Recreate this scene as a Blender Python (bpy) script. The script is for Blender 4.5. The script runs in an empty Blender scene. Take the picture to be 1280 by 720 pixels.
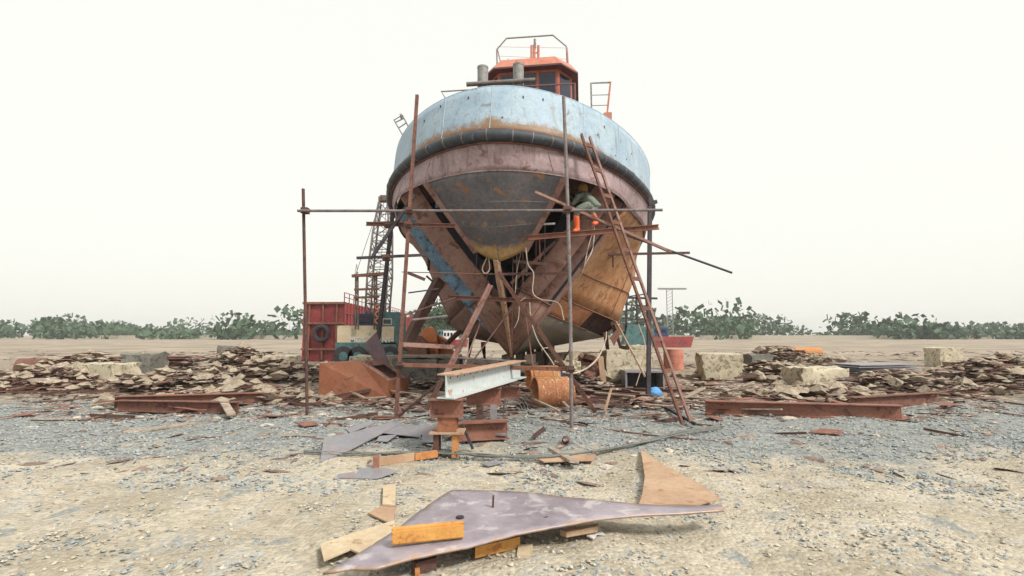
import bpy, math, random
from mathutils import Vector, Matrix
import numpy as np
R = math.radians
random.seed(11); rng = np.random.default_rng(11)
scene = bpy.context.scene
COL = scene.collection

# ------------------------------------------------------------------ camera, light, exposure
H = 1.55; F = 640.0; TH = math.atan(58/640)
cam = bpy.data.objects.new('camera', bpy.data.cameras.new('camera')); COL.objects.link(cam)
cam.location = (0, 0, H); cam.rotation_euler = (math.pi/2+TH, 0, 0)
cam.data.sensor_width = 36; cam.data.lens = 18; cam.data.clip_start = .05; cam.data.clip_end = 3000
scene.camera = cam
scene.render.resolution_x = 1024; scene.render.resolution_y = 576

SUN_EL, SUN_AZ = 46, 130          # azimuth clockwise from +Y (north): the sun stands behind the camera, to the right
w = bpy.data.worlds.new('World'); scene.world = w; w.use_nodes = True
nt = w.node_tree; nt.nodes.clear()
sky = nt.nodes.new('ShaderNodeTexSky'); sky.sky_type = 'NISHITA'; sky.sun_disc = False
sky.sun_elevation = R(SUN_EL); sky.sun_rotation = R(SUN_AZ); sky.dust_density = 6; sky.air_density = 1.2
cl = nt.nodes.new('ShaderNodeMixRGB'); cl.inputs[0].default_value = .82
cl.inputs[2].default_value = (9.1, 9.05, 8.3, 1)      # thin bright cloud veiling the whole sky
bg = nt.nodes.new('ShaderNodeBackground'); bg.inputs[1].default_value = .050
wo = nt.nodes.new('ShaderNodeOutputWorld')
nt.links.new(sky.outputs[0], cl.inputs[1]); nt.links.new(cl.outputs[0], bg.inputs[0]); nt.links.new(bg.outputs[0], wo.inputs[0])
sl = bpy.data.lights.new('sun', 'SUN'); sl.energy = 1.5; sl.angle = R(12); sl.color = (1, .95, .87)
so = bpy.data.objects.new('sun', sl); COL.objects.link(so)
so.rotation_euler = (R(90-SUN_EL), 0, R(180-SUN_AZ)+math.pi-math.pi)
_d = Vector((math.sin(R(SUN_AZ))*math.cos(R(SUN_EL)), math.cos(R(SUN_AZ))*math.cos(R(SUN_EL)), math.sin(R(SUN_EL))))
so.rotation_euler = _d.to_track_quat('Z', 'Y').to_euler()
scene.view_settings.view_transform = 'Standard'; scene.view_settings.look = 'None'
scene.view_settings.gamma = 1; scene.view_settings.exposure = 1.37
scene.cycles.max_bounces = 6

# ------------------------------------------------------------------ measuring helpers
def at(px, py, Y):
    """real point at ground distance Y seen in that direction"""
    a = (px-640)/F; b = (360-py)/F
    d = Vector((a, math.cos(TH)-b*math.sin(TH), math.sin(TH)+b*math.cos(TH)))
    return Vector((0, 0, H)) + d*(Y/d.y)
def gp(px, py, z=0.0):
    """point of the level plane z seen in that direction"""
    a = (px-640)/F; b = (360-py)/F
    d = Vector((a, math.cos(TH)-b*math.sin(TH), math.sin(TH)+b*math.cos(TH)))
    return Vector((0, 0, H)) + d*((z-H)/d.z)
def lerp(a, b, t): return a+(b-a)*t
def sstep(x, a, b):
    t = min(1, max(0, (x-a)/(b-a))); return t*t*(3-2*t)
V3 = Vector

# ------------------------------------------------------------------ materials
def N(nt, t, **k):
    n = nt.nodes.new(t)
    for a, b in k.items():
        if a.startswith('i_'):
            key = a[2:]; key = int(key) if key.isdigit() else key.replace('_', ' ')
            n.inputs[key].default_value = b
        else: setattr(n, a, b)
    return n
def c4(c): return (c[0], c[1], c[2], 1)
def stain(name, base, alt, spot=None, spot_amt=.5, scale=3.0, rough=.8, bump=.3, wear=None, streak=None,
          streak_amt=.5, fine=.25, spec=.35, metal=0, stretch=(1, 1, 1), rvar=.0):
    m = bpy.data.materials.new(name); m.use_nodes = True; nt = m.node_tree; L = nt.links.new
    b = nt.nodes['Principled BSDF']; b.inputs['Specular IOR Level'].default_value = spec
    b.inputs['Roughness'].default_value = rough; b.inputs['Metallic'].default_value = metal
    tc = N(nt, 'ShaderNodeTexCoord'); mp = N(nt, 'ShaderNodeMapping'); mp.inputs['Scale'].default_value = stretch
    oi = N(nt, 'ShaderNodeObjectInfo'); ad = N(nt, 'ShaderNodeVectorMath', operation='ADD')
    sc = N(nt, 'ShaderNodeVectorMath', operation='SCALE'); sc.inputs['Scale'].default_value = 37
    cb = N(nt, 'ShaderNodeCombineXYZ'); L(oi.outputs['Random'], cb.inputs[0]); L(oi.outputs['Random'], cb.inputs[1]); L(cb.outputs[0], sc.inputs[0])
    L(tc.outputs['Object'], mp.inputs[0]); L(mp.outputs[0], ad.inputs[0]); L(sc.outputs[0], ad.inputs[1])
    def noise(s, det=7, r=.6, dist=.3, vec=ad.outputs[0]):
        n = N(nt, 'ShaderNodeTexNoise', i_Scale=s, i_Detail=det, i_Roughness=r, i_Distortion=dist); L(vec, n.inputs['Vector']); return n.outputs['Fac']
    def ramp(fac, a, c):
        r = N(nt, 'ShaderNodeMapRange', interpolation_type='SMOOTHSTEP'); r.inputs[1].default_value = a; r.inputs[2].default_value = c; L(fac, r.inputs[0]); return r.outputs[0]
    def mix(fac, a, c):
        x = N(nt, 'ShaderNodeMixRGB')
        if isinstance(fac, float): x.inputs[0].default_value = fac
        else: L(fac, x.inputs[0])
        for i, q in ((1, a), (2, c)):
            if isinstance(q, tuple): x.inputs[i].default_value = c4(q)
            else: L(q, x.inputs[i])
        return x.outputs[0]
    n1 = noise(scale); nf = noise(scale*9, 4)
    col = mix(ramp(n1, .35, .66), base, alt)
    if spot: col = mix(ramp(noise(scale*2.3, 9, .68, .6), .62-.2*spot_amt, .70-.16*spot_amt), col, spot)
    if streak:
        m2 = N(nt, 'ShaderNodeMapping'); m2.inputs['Scale'].default_value = (5, 5, .35); L(ad.outputs[0], m2.inputs[0])
        sf = ramp(noise(scale*1.1, 6, .6, .1, m2.outputs[0]), .52, .75)
        ml = N(nt, 'ShaderNodeMath', operation='MULTIPLY'); L(sf, ml.inputs[0]); ml.inputs[1].default_value = streak_amt
        col = mix(ml.outputs[0], col, streak)
    if wear:
        at_ = N(nt, 'ShaderNodeAttribute', attribute_name='wear')
        s = N(nt, 'ShaderNodeMath', operation='MULTIPLY_ADD'); L(noise(scale*3, 8, .7, .5), s.inputs[0]); s.inputs[1].default_value = .9; L(at_.outputs['Fac'], s.inputs[2])
        col = mix(ramp(s.outputs[0], .82, 1.12), col, wear)
    hs = N(nt, 'ShaderNodeHueSaturation'); L(col, hs.inputs['Color'])
    mv = N(nt, 'ShaderNodeMapRange'); L(nf, mv.inputs[0]); mv.inputs[1].default_value = .3; mv.inputs[2].default_value = .7
    mv.inputs[3].default_value = 1-fine; mv.inputs[4].default_value = 1+fine; L(mv.outputs[0], hs.inputs['Value'])
    L(hs.outputs[0], b.inputs['Base Color'])
    rr = N(nt, 'ShaderNodeMapRange'); L(n1, rr.inputs[0]); rr.inputs[1].default_value = .3; rr.inputs[2].default_value = .7
    rr.inputs[3].default_value = max(.2, rough-.15); rr.inputs[4].default_value = min(1, rough+.12); L(rr.outputs[0], b.inputs['Roughness'])
    ba = N(nt, 'ShaderNodeMath', operation='ADD'); L(nf, ba.inputs[0]); L(n1, ba.inputs[1])
    bp = N(nt, 'ShaderNodeBump', i_Strength=bump, i_Distance=.02); L(ba.outputs[0], bp.inputs['Height']); L(bp.outputs[0], b.inputs['Normal'])
    return m
M = {}
M['bulwark'] = stain('bulwark paint', (.255,.35,.44), (.34,.43,.50), (.20,.20,.20), .26, 1.5, .6, .3, wear=(.21,.13,.075), streak=(.20,.20,.19), streak_amt=.75, fine=.1)
M['bulwark_in'] = stain('bulwark primer', (.33,.28,.20), (.38,.33,.24), (.25,.17,.10), .3, 2, .8, .1)
M['band'] = stain('faded purple primer', (.25,.175,.185), (.36,.275,.285), (.17,.10,.10), .4, 1.7, .7, .2, streak=(.13,.09,.10), streak_amt=.8, fine=.15)
M['cone'] = stain('dark grey shell', (.095,.095,.11), (.15,.14,.15), (.28,.13,.055), .30, 1.5, .55, .25, wear=(.42,.27,.12), streak=(.06,.06,.08), streak_amt=.6, fine=.2)
M['rust'] = stain('rust', (.145,.067,.052), (.20,.098,.07), (.09,.045,.04), .5, 4, .85, .4, fine=.22)
M['rust_dark'] = stain('old dark rust', (.085,.045,.04), (.13,.065,.05), (.05,.035,.035), .5, 4, .85, .4, fine=.25)
M['rust_red'] = stain('red rust', (.20,.085,.06), (.26,.125,.09), (.12,.055,.045), .4, 3, .8, .3, fine=.15)
M['rust_orange'] = stain('orange rust', (.42,.17,.06), (.50,.24,.09), (.25,.10,.05), .35, 3.2, .8, .3, fine=.15)
M['ochre'] = stain('ochre plate', (.42,.19,.08), (.50,.30,.16), (.27,.115,.065), .48, 1.3, .65, .3, streak=(.22,.11,.07), streak_amt=.6, fine=.16)
M['orange_plate'] = stain('orange brown plate', (.44,.17,.08), (.50,.24,.12), (.20,.09,.07), .4, 1.4, .65, .2, streak=(.17,.08,.06), streak_amt=.5, fine=.15)
M['bottom_plate'] = stain('dark bottom plate', (.15,.15,.14), (.24,.20,.15), (.21,.14,.09), .35, 1.2, .55, .2, streak=(.22,.22,.19), streak_amt=.25, fine=.2, stretch=(1,1,2))
M['frame_brown'] = stain('frame primer brown', (.225,.125,.105), (.30,.18,.15), (.14,.065,.055), .5, 1.6, .7, .15, streak=(.30,.2,.15), streak_amt=.3, fine=.15)
M['frame_blue'] = stain('scuffed blue frame', (.07,.14,.23), (.20,.32,.44), (.04,.06,.10), .45, 2.2, .6, .2, streak=(.15,.23,.30), streak_amt=.5, fine=.25)
M['lower_brown'] = stain('lower shell', (.19,.11,.09), (.26,.155,.12), (.12,.07,.06), .4, 1.8, .7, .2, streak=(.25,.17,.12), streak_amt=.35, fine=.2)
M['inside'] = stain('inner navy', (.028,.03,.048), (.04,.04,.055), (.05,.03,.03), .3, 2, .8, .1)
M['fender'] = stain('rubber', (.035,.042,.05), (.055,.065,.08), (.12,.12,.12), .15, 4, .6, .4, fine=.3)
M['steel_grey'] = stain('grey pipe', (.20,.21,.22), (.27,.27,.27), (.18,.11,.08), .4, 6, .55, .2, fine=.15)
M['galv'] = stain('weathered pipe', (.13,.115,.12), (.20,.18,.18), (.15,.08,.06), .5, 5, .6, .2)
M['dark_steel'] = stain('dark steel', (.035,.032,.042), (.06,.05,.06), (.09,.05,.045), .4, 5, .65, .2)
M['salmon'] = stain('salmon primer', (.44,.16,.11), (.50,.21,.15), (.32,.11,.08), .3, 3, .6, .1, fine=.08)
M['red_brown'] = stain('red brown primer', (.30,.085,.06), (.37,.125,.085), (.17,.06,.05), .4, 3, .6, .1, fine=.1)
M['maroon'] = stain('maroon paint', (.10,.045,.05), (.14,.06,.06), None, .3, 3, .6, .1)
M['red_barge'] = stain('red barge paint', (.24,.035,.04), (.29,.06,.06), (.15,.05,.045), .5, .8, .55, .15, streak=(.25,.05,.05), streak_amt=.5)
M['cream'] = stain('cream paint', (.60,.50,.34), (.66,.56,.40), (.20,.34,.34), .38, 2.0, .6, .1, fine=.1)
M['teal'] = stain('teal paint', (.07,.16,.17), (.11,.22,.22), (.05,.07,.08), .4, 3, .6, .1)
M['white'] = stain('white paint', (.72,.72,.68), (.62,.62,.60), (.45,.40,.35), .2, 4, .6, .1)
M['ibeam_blue'] = stain('grey blue beam', (.45,.50,.51), (.52,.55,.54), (.36,.22,.13), .2, 2.5, .6, .15, streak=(.38,.34,.28), streak_amt=.4, fine=.08)
M['tan_flange'] = stain('sandy rust flange', (.40,.25,.17), (.46,.31,.22), (.27,.13,.08), .4, 4, .8, .2)
M['plate_purple'] = stain('purple mill scale plate', (.22,.19,.22), (.31,.275,.31), (.42,.385,.395), .42, 1.7, .42, .1, wear=(.33,.20,.12), fine=.10, spec=.6)
M['plate_grey'] = stain('mill scale plate', (.20,.20,.225), (.25,.24,.26), (.26,.17,.12), .3, 1.6, .5, .12, fine=.12, spec=.5)
M['plate_tan'] = stain('sandy rusted plate', (.36,.23,.15), (.43,.30,.20), (.30,.17,.10), .3, 2.5, .8, .15, fine=.1)
M['plate_pale'] = stain('dusty offcut', (.46,.36,.24), (.52,.43,.30), (.33,.22,.14), .3, 3, .85, .15, fine=.1)
M['lid'] = stain('purple brown lid', (.12,.08,.095), (.17,.11,.12), (.11,.06,.06), .4, 2, .6, .1)
M['box_rust'] = stain('rust box side', (.23,.08,.04), (.28,.12,.065), (.17,.07,.045), .35, 1.6, .7, .15, fine=.1)
M['channel'] = stain('ochre channel', (.52,.25,.06), (.58,.31,.09), (.34,.14,.05), .35, 5, .7, .2, fine=.12)
M['drum'] = stain('flaking orange drum', (.37,.15,.075), (.45,.21,.10), (.62,.50,.30), .32, 3, .8, .35, streak=(.20,.08,.05), streak_amt=.6)
M['concrete'] = stain('concrete', (.42,.38,.28), (.56,.50,.38), (.20,.17,.11), .55, 2.8, .9, .5, fine=.15)
M['concrete_dark'] = stain('dark wet concrete', (.14,.135,.12), (.21,.20,.17), (.08,.08,.075), .45, 2.2, .9, .5)
M['slab'] = stain('rubble slab', (.27,.22,.16), (.40,.34,.26), (.13,.10,.08), .45, 5, .9, .5)
M['timber'] = stain('weathered timber', (.12,.09,.07), (.18,.14,.11), (.07,.055,.05), .4, 3, .9, .4, stretch=(1,1,1))
M['timber_pale'] = stain('pale timber', (.30,.24,.19), (.38,.31,.25), (.2,.15,.12), .4, 3, .9, .4)
M['orange_tank'] = stain('orange float', (.62,.20,.07), (.68,.26,.10), (.42,.16,.08), .35, 3, .6, .1)
M['rope'] = stain('pale hose', (.42,.33,.26), (.50,.42,.35), None, .3, 8, .8, .2)
M['cable'] = stain('steel wire rope', (.12,.125,.12), (.19,.19,.17), (.07,.07,.07), .4, 12, .7, .4)
M['boot'] = stain('orange boot', (.72,.13,.04), (.66,.12,.04), None, .3, 6, .45, .05, fine=.05)
M['cloth'] = stain('grey green cloth', (.13,.16,.13), (.19,.22,.18), (.09,.10,.09), .4, 9, .9, .4)
M['skin'] = stain('skin', (.30,.16,.10), (.33,.18,.11), None, .3, 9, .6, .05, fine=.05)
M['hood'] = stain('ochre cap', (.45,.25,.08), (.5,.3,.1), (.25,.12,.05), .3, 14, .9, .3)
M['blue_bag'] = stain('blue plastic', (.06,.24,.55), (.09,.32,.62), (.3,.5,.7), .2, 8, .45, .4, fine=.1)
M['navy'] = stain('navy paint', (.03,.05,.12), (.04,.065,.14), None, .3, 2, .6, .1)
M['cyan'] = stain('cyan paint', (.05,.38,.48), (.07,.45,.52), None, .3, 2, .6, .1)
M['stone_grey'] = stain('gravel stones', (.24,.265,.27), (.33,.35,.345), (.14,.155,.165), .4, 7, .9, .2)
M['stone_tan'] = stain('sand stones', (.38,.34,.27), (.50,.46,.38), (.22,.21,.19), .4, 7, .9, .2)
M['litter'] = stain('scrap litter', (.12,.08,.07), (.26,.19,.15), (.45,.40,.34), .4, 1.7, .85, .2)
M['litter_pale'] = stain('pale litter', (.38,.33,.27), (.52,.47,.40), (.20,.18,.17), .4, 2, .85, .2)
M['leaf'] = stain('leaves', (.045,.085,.05), (.07,.12,.06), (.03,.05,.035), .4, .6, .7, .1)
M['bark'] = stain('bark', (.12,.09,.06), (.17,.13,.09), None, .4, 3, .9, .3)
def glass(name, c):
    m = bpy.data.materials.new(name); m.use_nodes = True; b = m.node_tree.nodes['Principled BSDF']
    b.inputs['Base Color'].default_value = c4(c); b.inputs['Roughness'].default_value = .12; b.inputs['Specular IOR Level'].default_value = .5
    return m
M['glass'] = glass('dark glass', (.012,.016,.035))

# ------------------------------------------------------------------ mesh builder
class MB:
    def __init__(s): s.v = []; s.f = []; s.w = {}
    def add(s, vs, fs):
        o = len(s.v); s.v += [V3(p) for p in vs]; s.f += [tuple(i+o for i in f) for f in fs]; return s
    def box(s, c, size, rot=None):
        a, b, d = [q/2 for q in size]; c = V3(c)
        P = [V3((x, y, z)) for z in (-d, d) for y in (-b, b) for x in (-a, a)]
        if rot is not None: P = [rot @ p for p in P]
        return s.add([c+p for p in P], [(0,2,3,1), (4,5,7,6), (0,1,5,4), (2,6,7,3), (0,4,6,2), (1,3,7,5)])
    def prof(s, p, q, pr, up=(0,0,1), twist=0, segs=1, bow=0):
        p = V3(p); q = V3(q); d = (q-p).normalized(); up = V3(up)
        if abs(d.dot(up)) > .95: up = V3((0,1,0))
        x = d.cross(up).normalized(); y = x.cross(d).normalized()
        n = len(pr); vs = []; fs = []
        for k in range(segs+1):
            t = k/segs; c = p.lerp(q, t)+y*(-bow*4*t*(1-t)); a = twist*t
            for (u, w_) in pr:
                vs.append(c+x*(u*math.cos(a)-w_*math.sin(a))+y*(u*math.sin(a)+w_*math.cos(a)))
        for k in range(segs):
            for i in range(n):
                j = (i+1) % n; fs.append((k*n+i, k*n+j, (k+1)*n+j, (k+1)*n+i))
        fs.append(tuple(reversed(range(n)))); fs.append(tuple(segs*n+i for i in range(n)))
        return s.add(vs, fs)
    def bar(s, p, q, w_, h, **k): return s.prof(p, q, [(-w_/2,-h/2), (w_/2,-h/2), (w_/2,h/2), (-w_/2,h/2)], **k)
    def angle(s, p, q, w_=.07, t=.009, flip=1, **k):
        f = flip; return s.prof(p, q, [(0,0), (f*w_,0), (f*w_,t), (f*t,t), (f*t,w_), (0,w_)][::f], **k)
    def channel(s, p, q, h=.12, w_=.06, t=.009, **k):
        return s.prof(p, q, [(0,-h/2), (w_,-h/2), (w_,-h/2+t), (t,-h/2+t), (t,h/2-t), (w_,h/2-t), (w_,h/2), (0,h/2)], **k)
    def ibeam(s, p, q, h=.25, w_=.2, t=.014, **k):
        a = w_/2; b = h/2; e = t/2
        return s.prof(p, q, [(-a,-b), (a,-b), (a,-b+t), (e,-b+t), (e,b-t), (a,b-t), (a,b), (-a,b), (-a,b-t), (-e,b-t), (-e,-b+t), (-a,-b+t)], **k)
    def tube(s, pts, r, n=8, cap=True):
        pts = [V3(p) for p in pts]; rr = r if isinstance(r, (list, tuple)) else [r]*len(pts)
        vs = []; fs = []; px = None
        for k, p in enumerate(pts):
            d = (pts[min(k+1, len(pts)-1)]-pts[max(k-1, 0)]).normalized()
            if px is None: px = d.orthogonal().normalized()
            px = (px-d*px.dot(d)).normalized(); py = d.cross(px)
            for i in range(n):
                a = 2*math.pi*i/n; vs.append(p+px*rr[k]*math.cos(a)+py*rr[k]*math.sin(a))
        for k in range(len(pts)-1):
            for i in range(n):
                j = (i+1) % n; fs.append((k*n+i, k*n+j, (k+1)*n+j, (k+1)*n+i))
        if cap: fs.append(tuple(reversed(range(n)))); fs.append(tuple((len(pts)-1)*n+i for i in range(n)))
        return s.add(vs, fs)
    def ring(s, p, q, r, t, n=28):
        """open pipe with wall t"""
        p = V3(p); q = V3(q); d = (q-p).normalized(); x = d.orthogonal().normalized(); y = d.cross(x); vs = []; fs = []
        for (c, rad) in ((p, r), (q, r), (q, r-t), (p, r-t)):
            for i in range(n):
                a = 2*math.pi*i/n; vs.append(c+(x*math.cos(a)+y*math.sin(a))*rad)
        for k in range(4):
            for i in range(n):
                j = (i+1) % n; fs.append((k*n+i, k*n+j, ((k+1) % 4)*n+j, ((k+1) % 4)*n+i))
        return s.add(vs, fs)
    def slab(s, pts, t, nrm=None):
        """plate: outline on top, thickness t away from nrm"""
        pts = [V3(p) for p in pts]; n = len(pts)
        if nrm is None:
            nrm = V3((0,0,0))
            for i in range(n): nrm += pts[i].cross(pts[(i+1) % n])
            nrm.normalize()
            if nrm.z < 0: nrm = -nrm
        nrm = V3(nrm); vs = pts+[p-nrm*t for p in pts]
        fs = [tuple(range(n)), tuple(reversed(range(n, 2*n)))]
        fs += [(i, i+n, (i+1) % n+n, (i+1) % n) for i in range(n)]
        return s.add(vs, fs)
    def grid(s, P, wear=None):
        o = len(s.v); nr, nc = len(P), len(P[0])
        for i in range(nr):
            for j in range(nc):
                s.v.append(V3(P[i][j]))
                if wear: s.w[len(s.v)-1] = wear[i][j]
        for i in range(nr-1):
            for j in range(nc-1): a = o+i*nc+j; s.f.append((a, a+1, a+nc+1, a+nc))
        return s
def obj_from(name, mb, mat, org, smooth, solid):
    me = bpy.data.meshes.new(name); me.from_pydata([tuple(p-org) for p in mb.v], [], mb.f); me.update()
    if mb.w:
        a = me.attributes.new('wear', 'FLOAT', 'POINT')
        for i, x in mb.w.items(): a.data[i].value = x
    import bmesh
    bm = bmesh.new(); bm.from_mesh(me); bmesh.ops.recalc_face_normals(bm, faces=bm.faces); bm.to_mesh(me); bm.free()
    if smooth: me.polygons.foreach_set('use_smooth', [True]*len(me.polygons)); me.set_sharp_from_angle(angle=R(smooth if smooth is not True else 40))
    me.materials.append(M[mat] if isinstance(mat, str) else mat)
    o = bpy.data.objects.new(name, me); COL.objects.link(o)
    if solid:
        md = o.modifiers.new('thick', 'SOLIDIFY'); md.thickness = solid; md.offset = 0
    return o
def tag(o, label, cat, group=None, kind=None):
    if label: o['label'] = label
    if cat: o['category'] = cat
    if group: o['group'] = group
    if kind: o['kind'] = kind
    return o
ORG = {}
def thing(name, label, cat, loc=(0,0,0), rotz=0, group=None):
    o = bpy.data.objects.new(name, None); COL.objects.link(o); o.empty_display_size = .2
    o.location = loc; o.rotation_euler = (0,0,rotz); ORG[o.name] = V3(loc); return tag(o, label, cat, group)
def part(name, mb, mat, parent, label=None, smooth=False, solid=0, local=False):
    org = V3((0,0,0)) if local else ORG.get(parent.name, V3((0,0,0)))
    o = obj_from(name, mb, mat, org, smooth, solid); o.parent = parent; ORG[o.name] = org
    if label: o['label'] = label
    return o
def part_split(name, mb, mat, parent, label=None, **k):
    """one part per separate piece"""
    n = len(mb.v); par = list(range(n))
    def find(a):
        while par[a] != a: par[a] = par[par[a]]; a = par[a]
        return a
    for f in mb.f:
        for i in f[1:]: par[find(i)] = find(f[0])
    comp = {}
    for i in range(n): comp.setdefault(find(i), []).append(i)
    out = []
    for ids in comp.values():
        mp = {j: q for q, j in enumerate(ids)}; g = MB(); g.v = [mb.v[j] for j in ids]; g.f = [tuple(mp[i] for i in f) for f in mb.f if f[0] in mp]
        out.append(part(name, g, mat, parent, label, **k))
    return out
def solo(name, mb, mat, label, cat, group=None, kind=None, smooth=False, solid=0):
    xs = [p.x for p in mb.v]; ys = [p.y for p in mb.v]; zs = [p.z for p in mb.v]
    org = V3(((min(xs)+max(xs))/2, (min(ys)+max(ys))/2, min(zs)))
    if kind: org = V3((0,0,0))
    o = obj_from(name, mb, mat, org, smooth, solid); o.location = org; ORG[o.name] = org
    return tag(o, label, cat, group, kind)
def copy_thing(o, loc, rot, scale=(1,1,1), label=None):
    c = o.copy(); COL.objects.link(c); c.location = loc; c.rotation_euler = rot; c.scale = scale
    if label: c['label'] = label
    for ch in list(o.children):
        d = ch.copy(); COL.objects.link(d); d.parent = c
    return c
def curve(pts, n=8):
    """Catmull-Rom through the points"""
    P = [V3(p) for p in pts]; P = [P[0]*2-P[1]]+P+[P[-1]*2-P[-2]]; out = []
    for i in range(1, len(P)-2):
        for k in range(n):
            t = k/n; a, b, c, d = P[i-1], P[i], P[i+1], P[i+2]
            out.append(.5*((2*b)+(c-a)*t+(2*a-5*b+4*c-d)*t*t+(3*b-a-3*c+d)*t**3))
    out.append(P[-2]); return out

# ------------------------------------------------------------------ ground
def gz(x, y):
    z = .022*math.sin(x*1.3+y*.7)+.018*math.sin(x*2.9-y*1.9+1)+.01*math.sin(x*6.1+y*5.3)
    return z*(1 if y < 20 else 0)-.01
def ground():
    xs = sorted(set([-900,-500,-250,-120,-70,-45,-32,-25,-20]+[round(-18+.15*i, 2) for i in range(241)]+[20,25,32,45,70,120,250,500,900]))
    ys = sorted(set([-60,-20,-5,0]+[round(1+.13*i, 2) for i in range(150)]+[22,24,27,31,36,45,60,90,140,220,400,800,1500]))
    n = rng.normal(size=(len(ys), len(xs)))*.006
    P = [[(x, y, gz(x, y)+(n[i][j] if y < 20 and abs(x) < 18 else 0)) for j, x in enumerate(xs)] for i, y in enumerate(ys)]
    m = bpy.data.materials.new('yard ground'); m.use_nodes = True; nt = m.node_tree; L = nt.links.new
    b = nt.nodes['Principled BSDF']; b.inputs['Roughness'].default_value = .95; b.inputs['Specular IOR Level'].default_value = .2
    g = N(nt, 'ShaderNodeNewGeometry')
    def noise(s, d=6, r=.6, v=None):
        q = N(nt, 'ShaderNodeTexNoise', i_Scale=s, i_Detail=d, i_Roughness=r, i_Distortion=.3); L(g.outputs['Position'], q.inputs['Vector']); return q.outputs['Fac']
    def rmp(f, a, c, o0=0, o1=1):
        r = N(nt, 'ShaderNodeMapRange', interpolation_type='SMOOTHSTEP'); r.inputs[1].default_value = a; r.inputs[2].default_value = c
        r.inputs[3].default_value = o0; r.inputs[4].default_value = o1; L(f, r.inputs[0]); return r.outputs[0]
    def mix(f, a, c, bt='MIX'):
        x = N(nt, 'ShaderNodeMixRGB', blend_type=bt); L(f, x.inputs[0]) if not isinstance(f, float) else None
        if isinstance(f, float): x.inputs[0].default_value = f
        for i, q in ((1, a), (2, c)):
            if isinstance(q, tuple): x.inputs[i].default_value = c4(q)
            else: L(q, x.inputs[i])
        return x.outputs[0]
    sx = N(nt, 'ShaderNodeSeparateXYZ'); L(g.outputs['Position'], sx.inputs[0])
    sand = mix(rmp(noise(1.1), .38, .62), (.36,.315,.24), (.47,.42,.335))
    sand = mix(rmp(noise(5, 8, .7), .55, .68), sand, (.34,.30,.235)); sand = mix(rmp(noise(.55, 5, .6), .60, .68, 0, .55), sand, (.24,.205,.165)); sand = mix(rmp(noise(2.3, 8, .75), .52, .60, 0, .7), sand, (.40,.385,.35))
    grey = mix(rmp(noise(9, 8, .75), .4, .6), (.17,.185,.185), (.30,.31,.295))
    # gravel spread beyond about 6.3 m, with an irregular border
    ma = N(nt, 'ShaderNodeMath', operation='MULTIPLY_ADD'); L(noise(.7, 5), ma.inputs[0]); ma.inputs[1].default_value = 5.0; L(sx.outputs['Y'], ma.inputs[2])
    far = rmp(ma.outputs[0], 8.9, 9.9)
    pt = rmp(noise(1.6, 6, .65), .585, .64)
    col = mix(far, sand, grey); col = mix(pt, col, (.27,.275,.26))
    dirt = rmp(sx.outputs['Y'], 10.5, 13.5); col = mix(dirt, col, mix(rmp(noise(3, 8, .7), .4, .62), (.15,.12,.09), (.38,.32,.25)))
    pale = rmp(sx.outputs['Y'], 20, 38); col = mix(pale, col, mix(rmp(noise(.15), .4, .6), (.36,.30,.24), (.25,.21,.165)))
    vo = N(nt, 'ShaderNodeTexVoronoi', i_Scale=26); L(g.outputs['Position'], vo.inputs['Vector'])
    hs = N(nt, 'ShaderNodeSeparateColor'); L(vo.outputs['Color'], hs.inputs[0])
    v2 = N(nt, 'ShaderNodeHueSaturation'); L(col, v2.inputs['Color']); L(rmp(hs.outputs[0], 0, 1, .84, 1.14), v2.inputs['Value'])
    L(v2.outputs[0], b.inputs['Base Color'])
    a2 = N(nt, 'ShaderNodeMath', operation='SUBTRACT'); L(noise(14, 8, .75), a2.inputs[0]); L(vo.outputs['Distance'], a2.inputs[1])
    bp = N(nt, 'ShaderNodeBump', i_Strength=.65, i_Distance=.025); L(a2.outputs[0], bp.inputs['Height']); L(bp.outputs[0], b.inputs['Normal'])
    mb = MB().grid(P); o = obj_from('ground', mb, m, V3((0,0,0)), True, 0)
    tag(o, 'sandy shipyard ground with patches of grey gravel', None, None, 'structure')
ground()

def scatter(name, mat, label, n, pos, size, flat=.6, seed=1, kind='gravel', elong=1.0):
    r = np.random.default_rng(seed)
    base = np.array([(1,0,0),(-1,0,0),(0,1,0),(0,-1,0),(0,0,1),(0,0,-1),(.65,.65,.3),(-.65,.65,-.2),(.65,-.65,-.3),(-.65,-.65,.35)], float)
    faces = [(0,6,4),(6,2,4),(2,7,4),(7,1,4),(1,9,4),(9,3,4),(3,8,4),(8,0,4),(6,0,5),(2,6,5),(7,2,5),(1,7,5),(9,1,5),(3,9,5),(8,3,5),(0,8,5)]
    P, S = pos(r, n), size(r, n); n = len(P)
    vs = []; fs = []
    for i in range(n):
        b = base*(1+r.normal(size=base.shape)*.22)*np.array([elong, 1, flat*r.uniform(.5, 1.2)])*S[i]
        a = r.uniform(0, 6.28); t = r.normal()*.3
        Rz = np.array([[math.cos(a), -math.sin(a), 0], [math.sin(a), math.cos(a), 0], [0, 0, 1]])
        Rx = np.array([[1,0,0],[0,math.cos(t),-math.sin(t)],[0,math.sin(t),math.cos(t)]])
        b = b@(Rz@Rx).T+P[i]+np.array([0, 0, S[i]*flat*.35])
        o = len(vs); vs += [tuple(q) for q in b]; fs += [(x+o, y+o, z+o) for x, y, z in faces]
    me = bpy.data.meshes.new(name); me.from_pydata(vs, [], fs); me.materials.append(M[mat])
    o = bpy.data.objects.new(name, me); COL.objects.link(o); tag(o, label, kind, None, 'stuff'); return o
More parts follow.
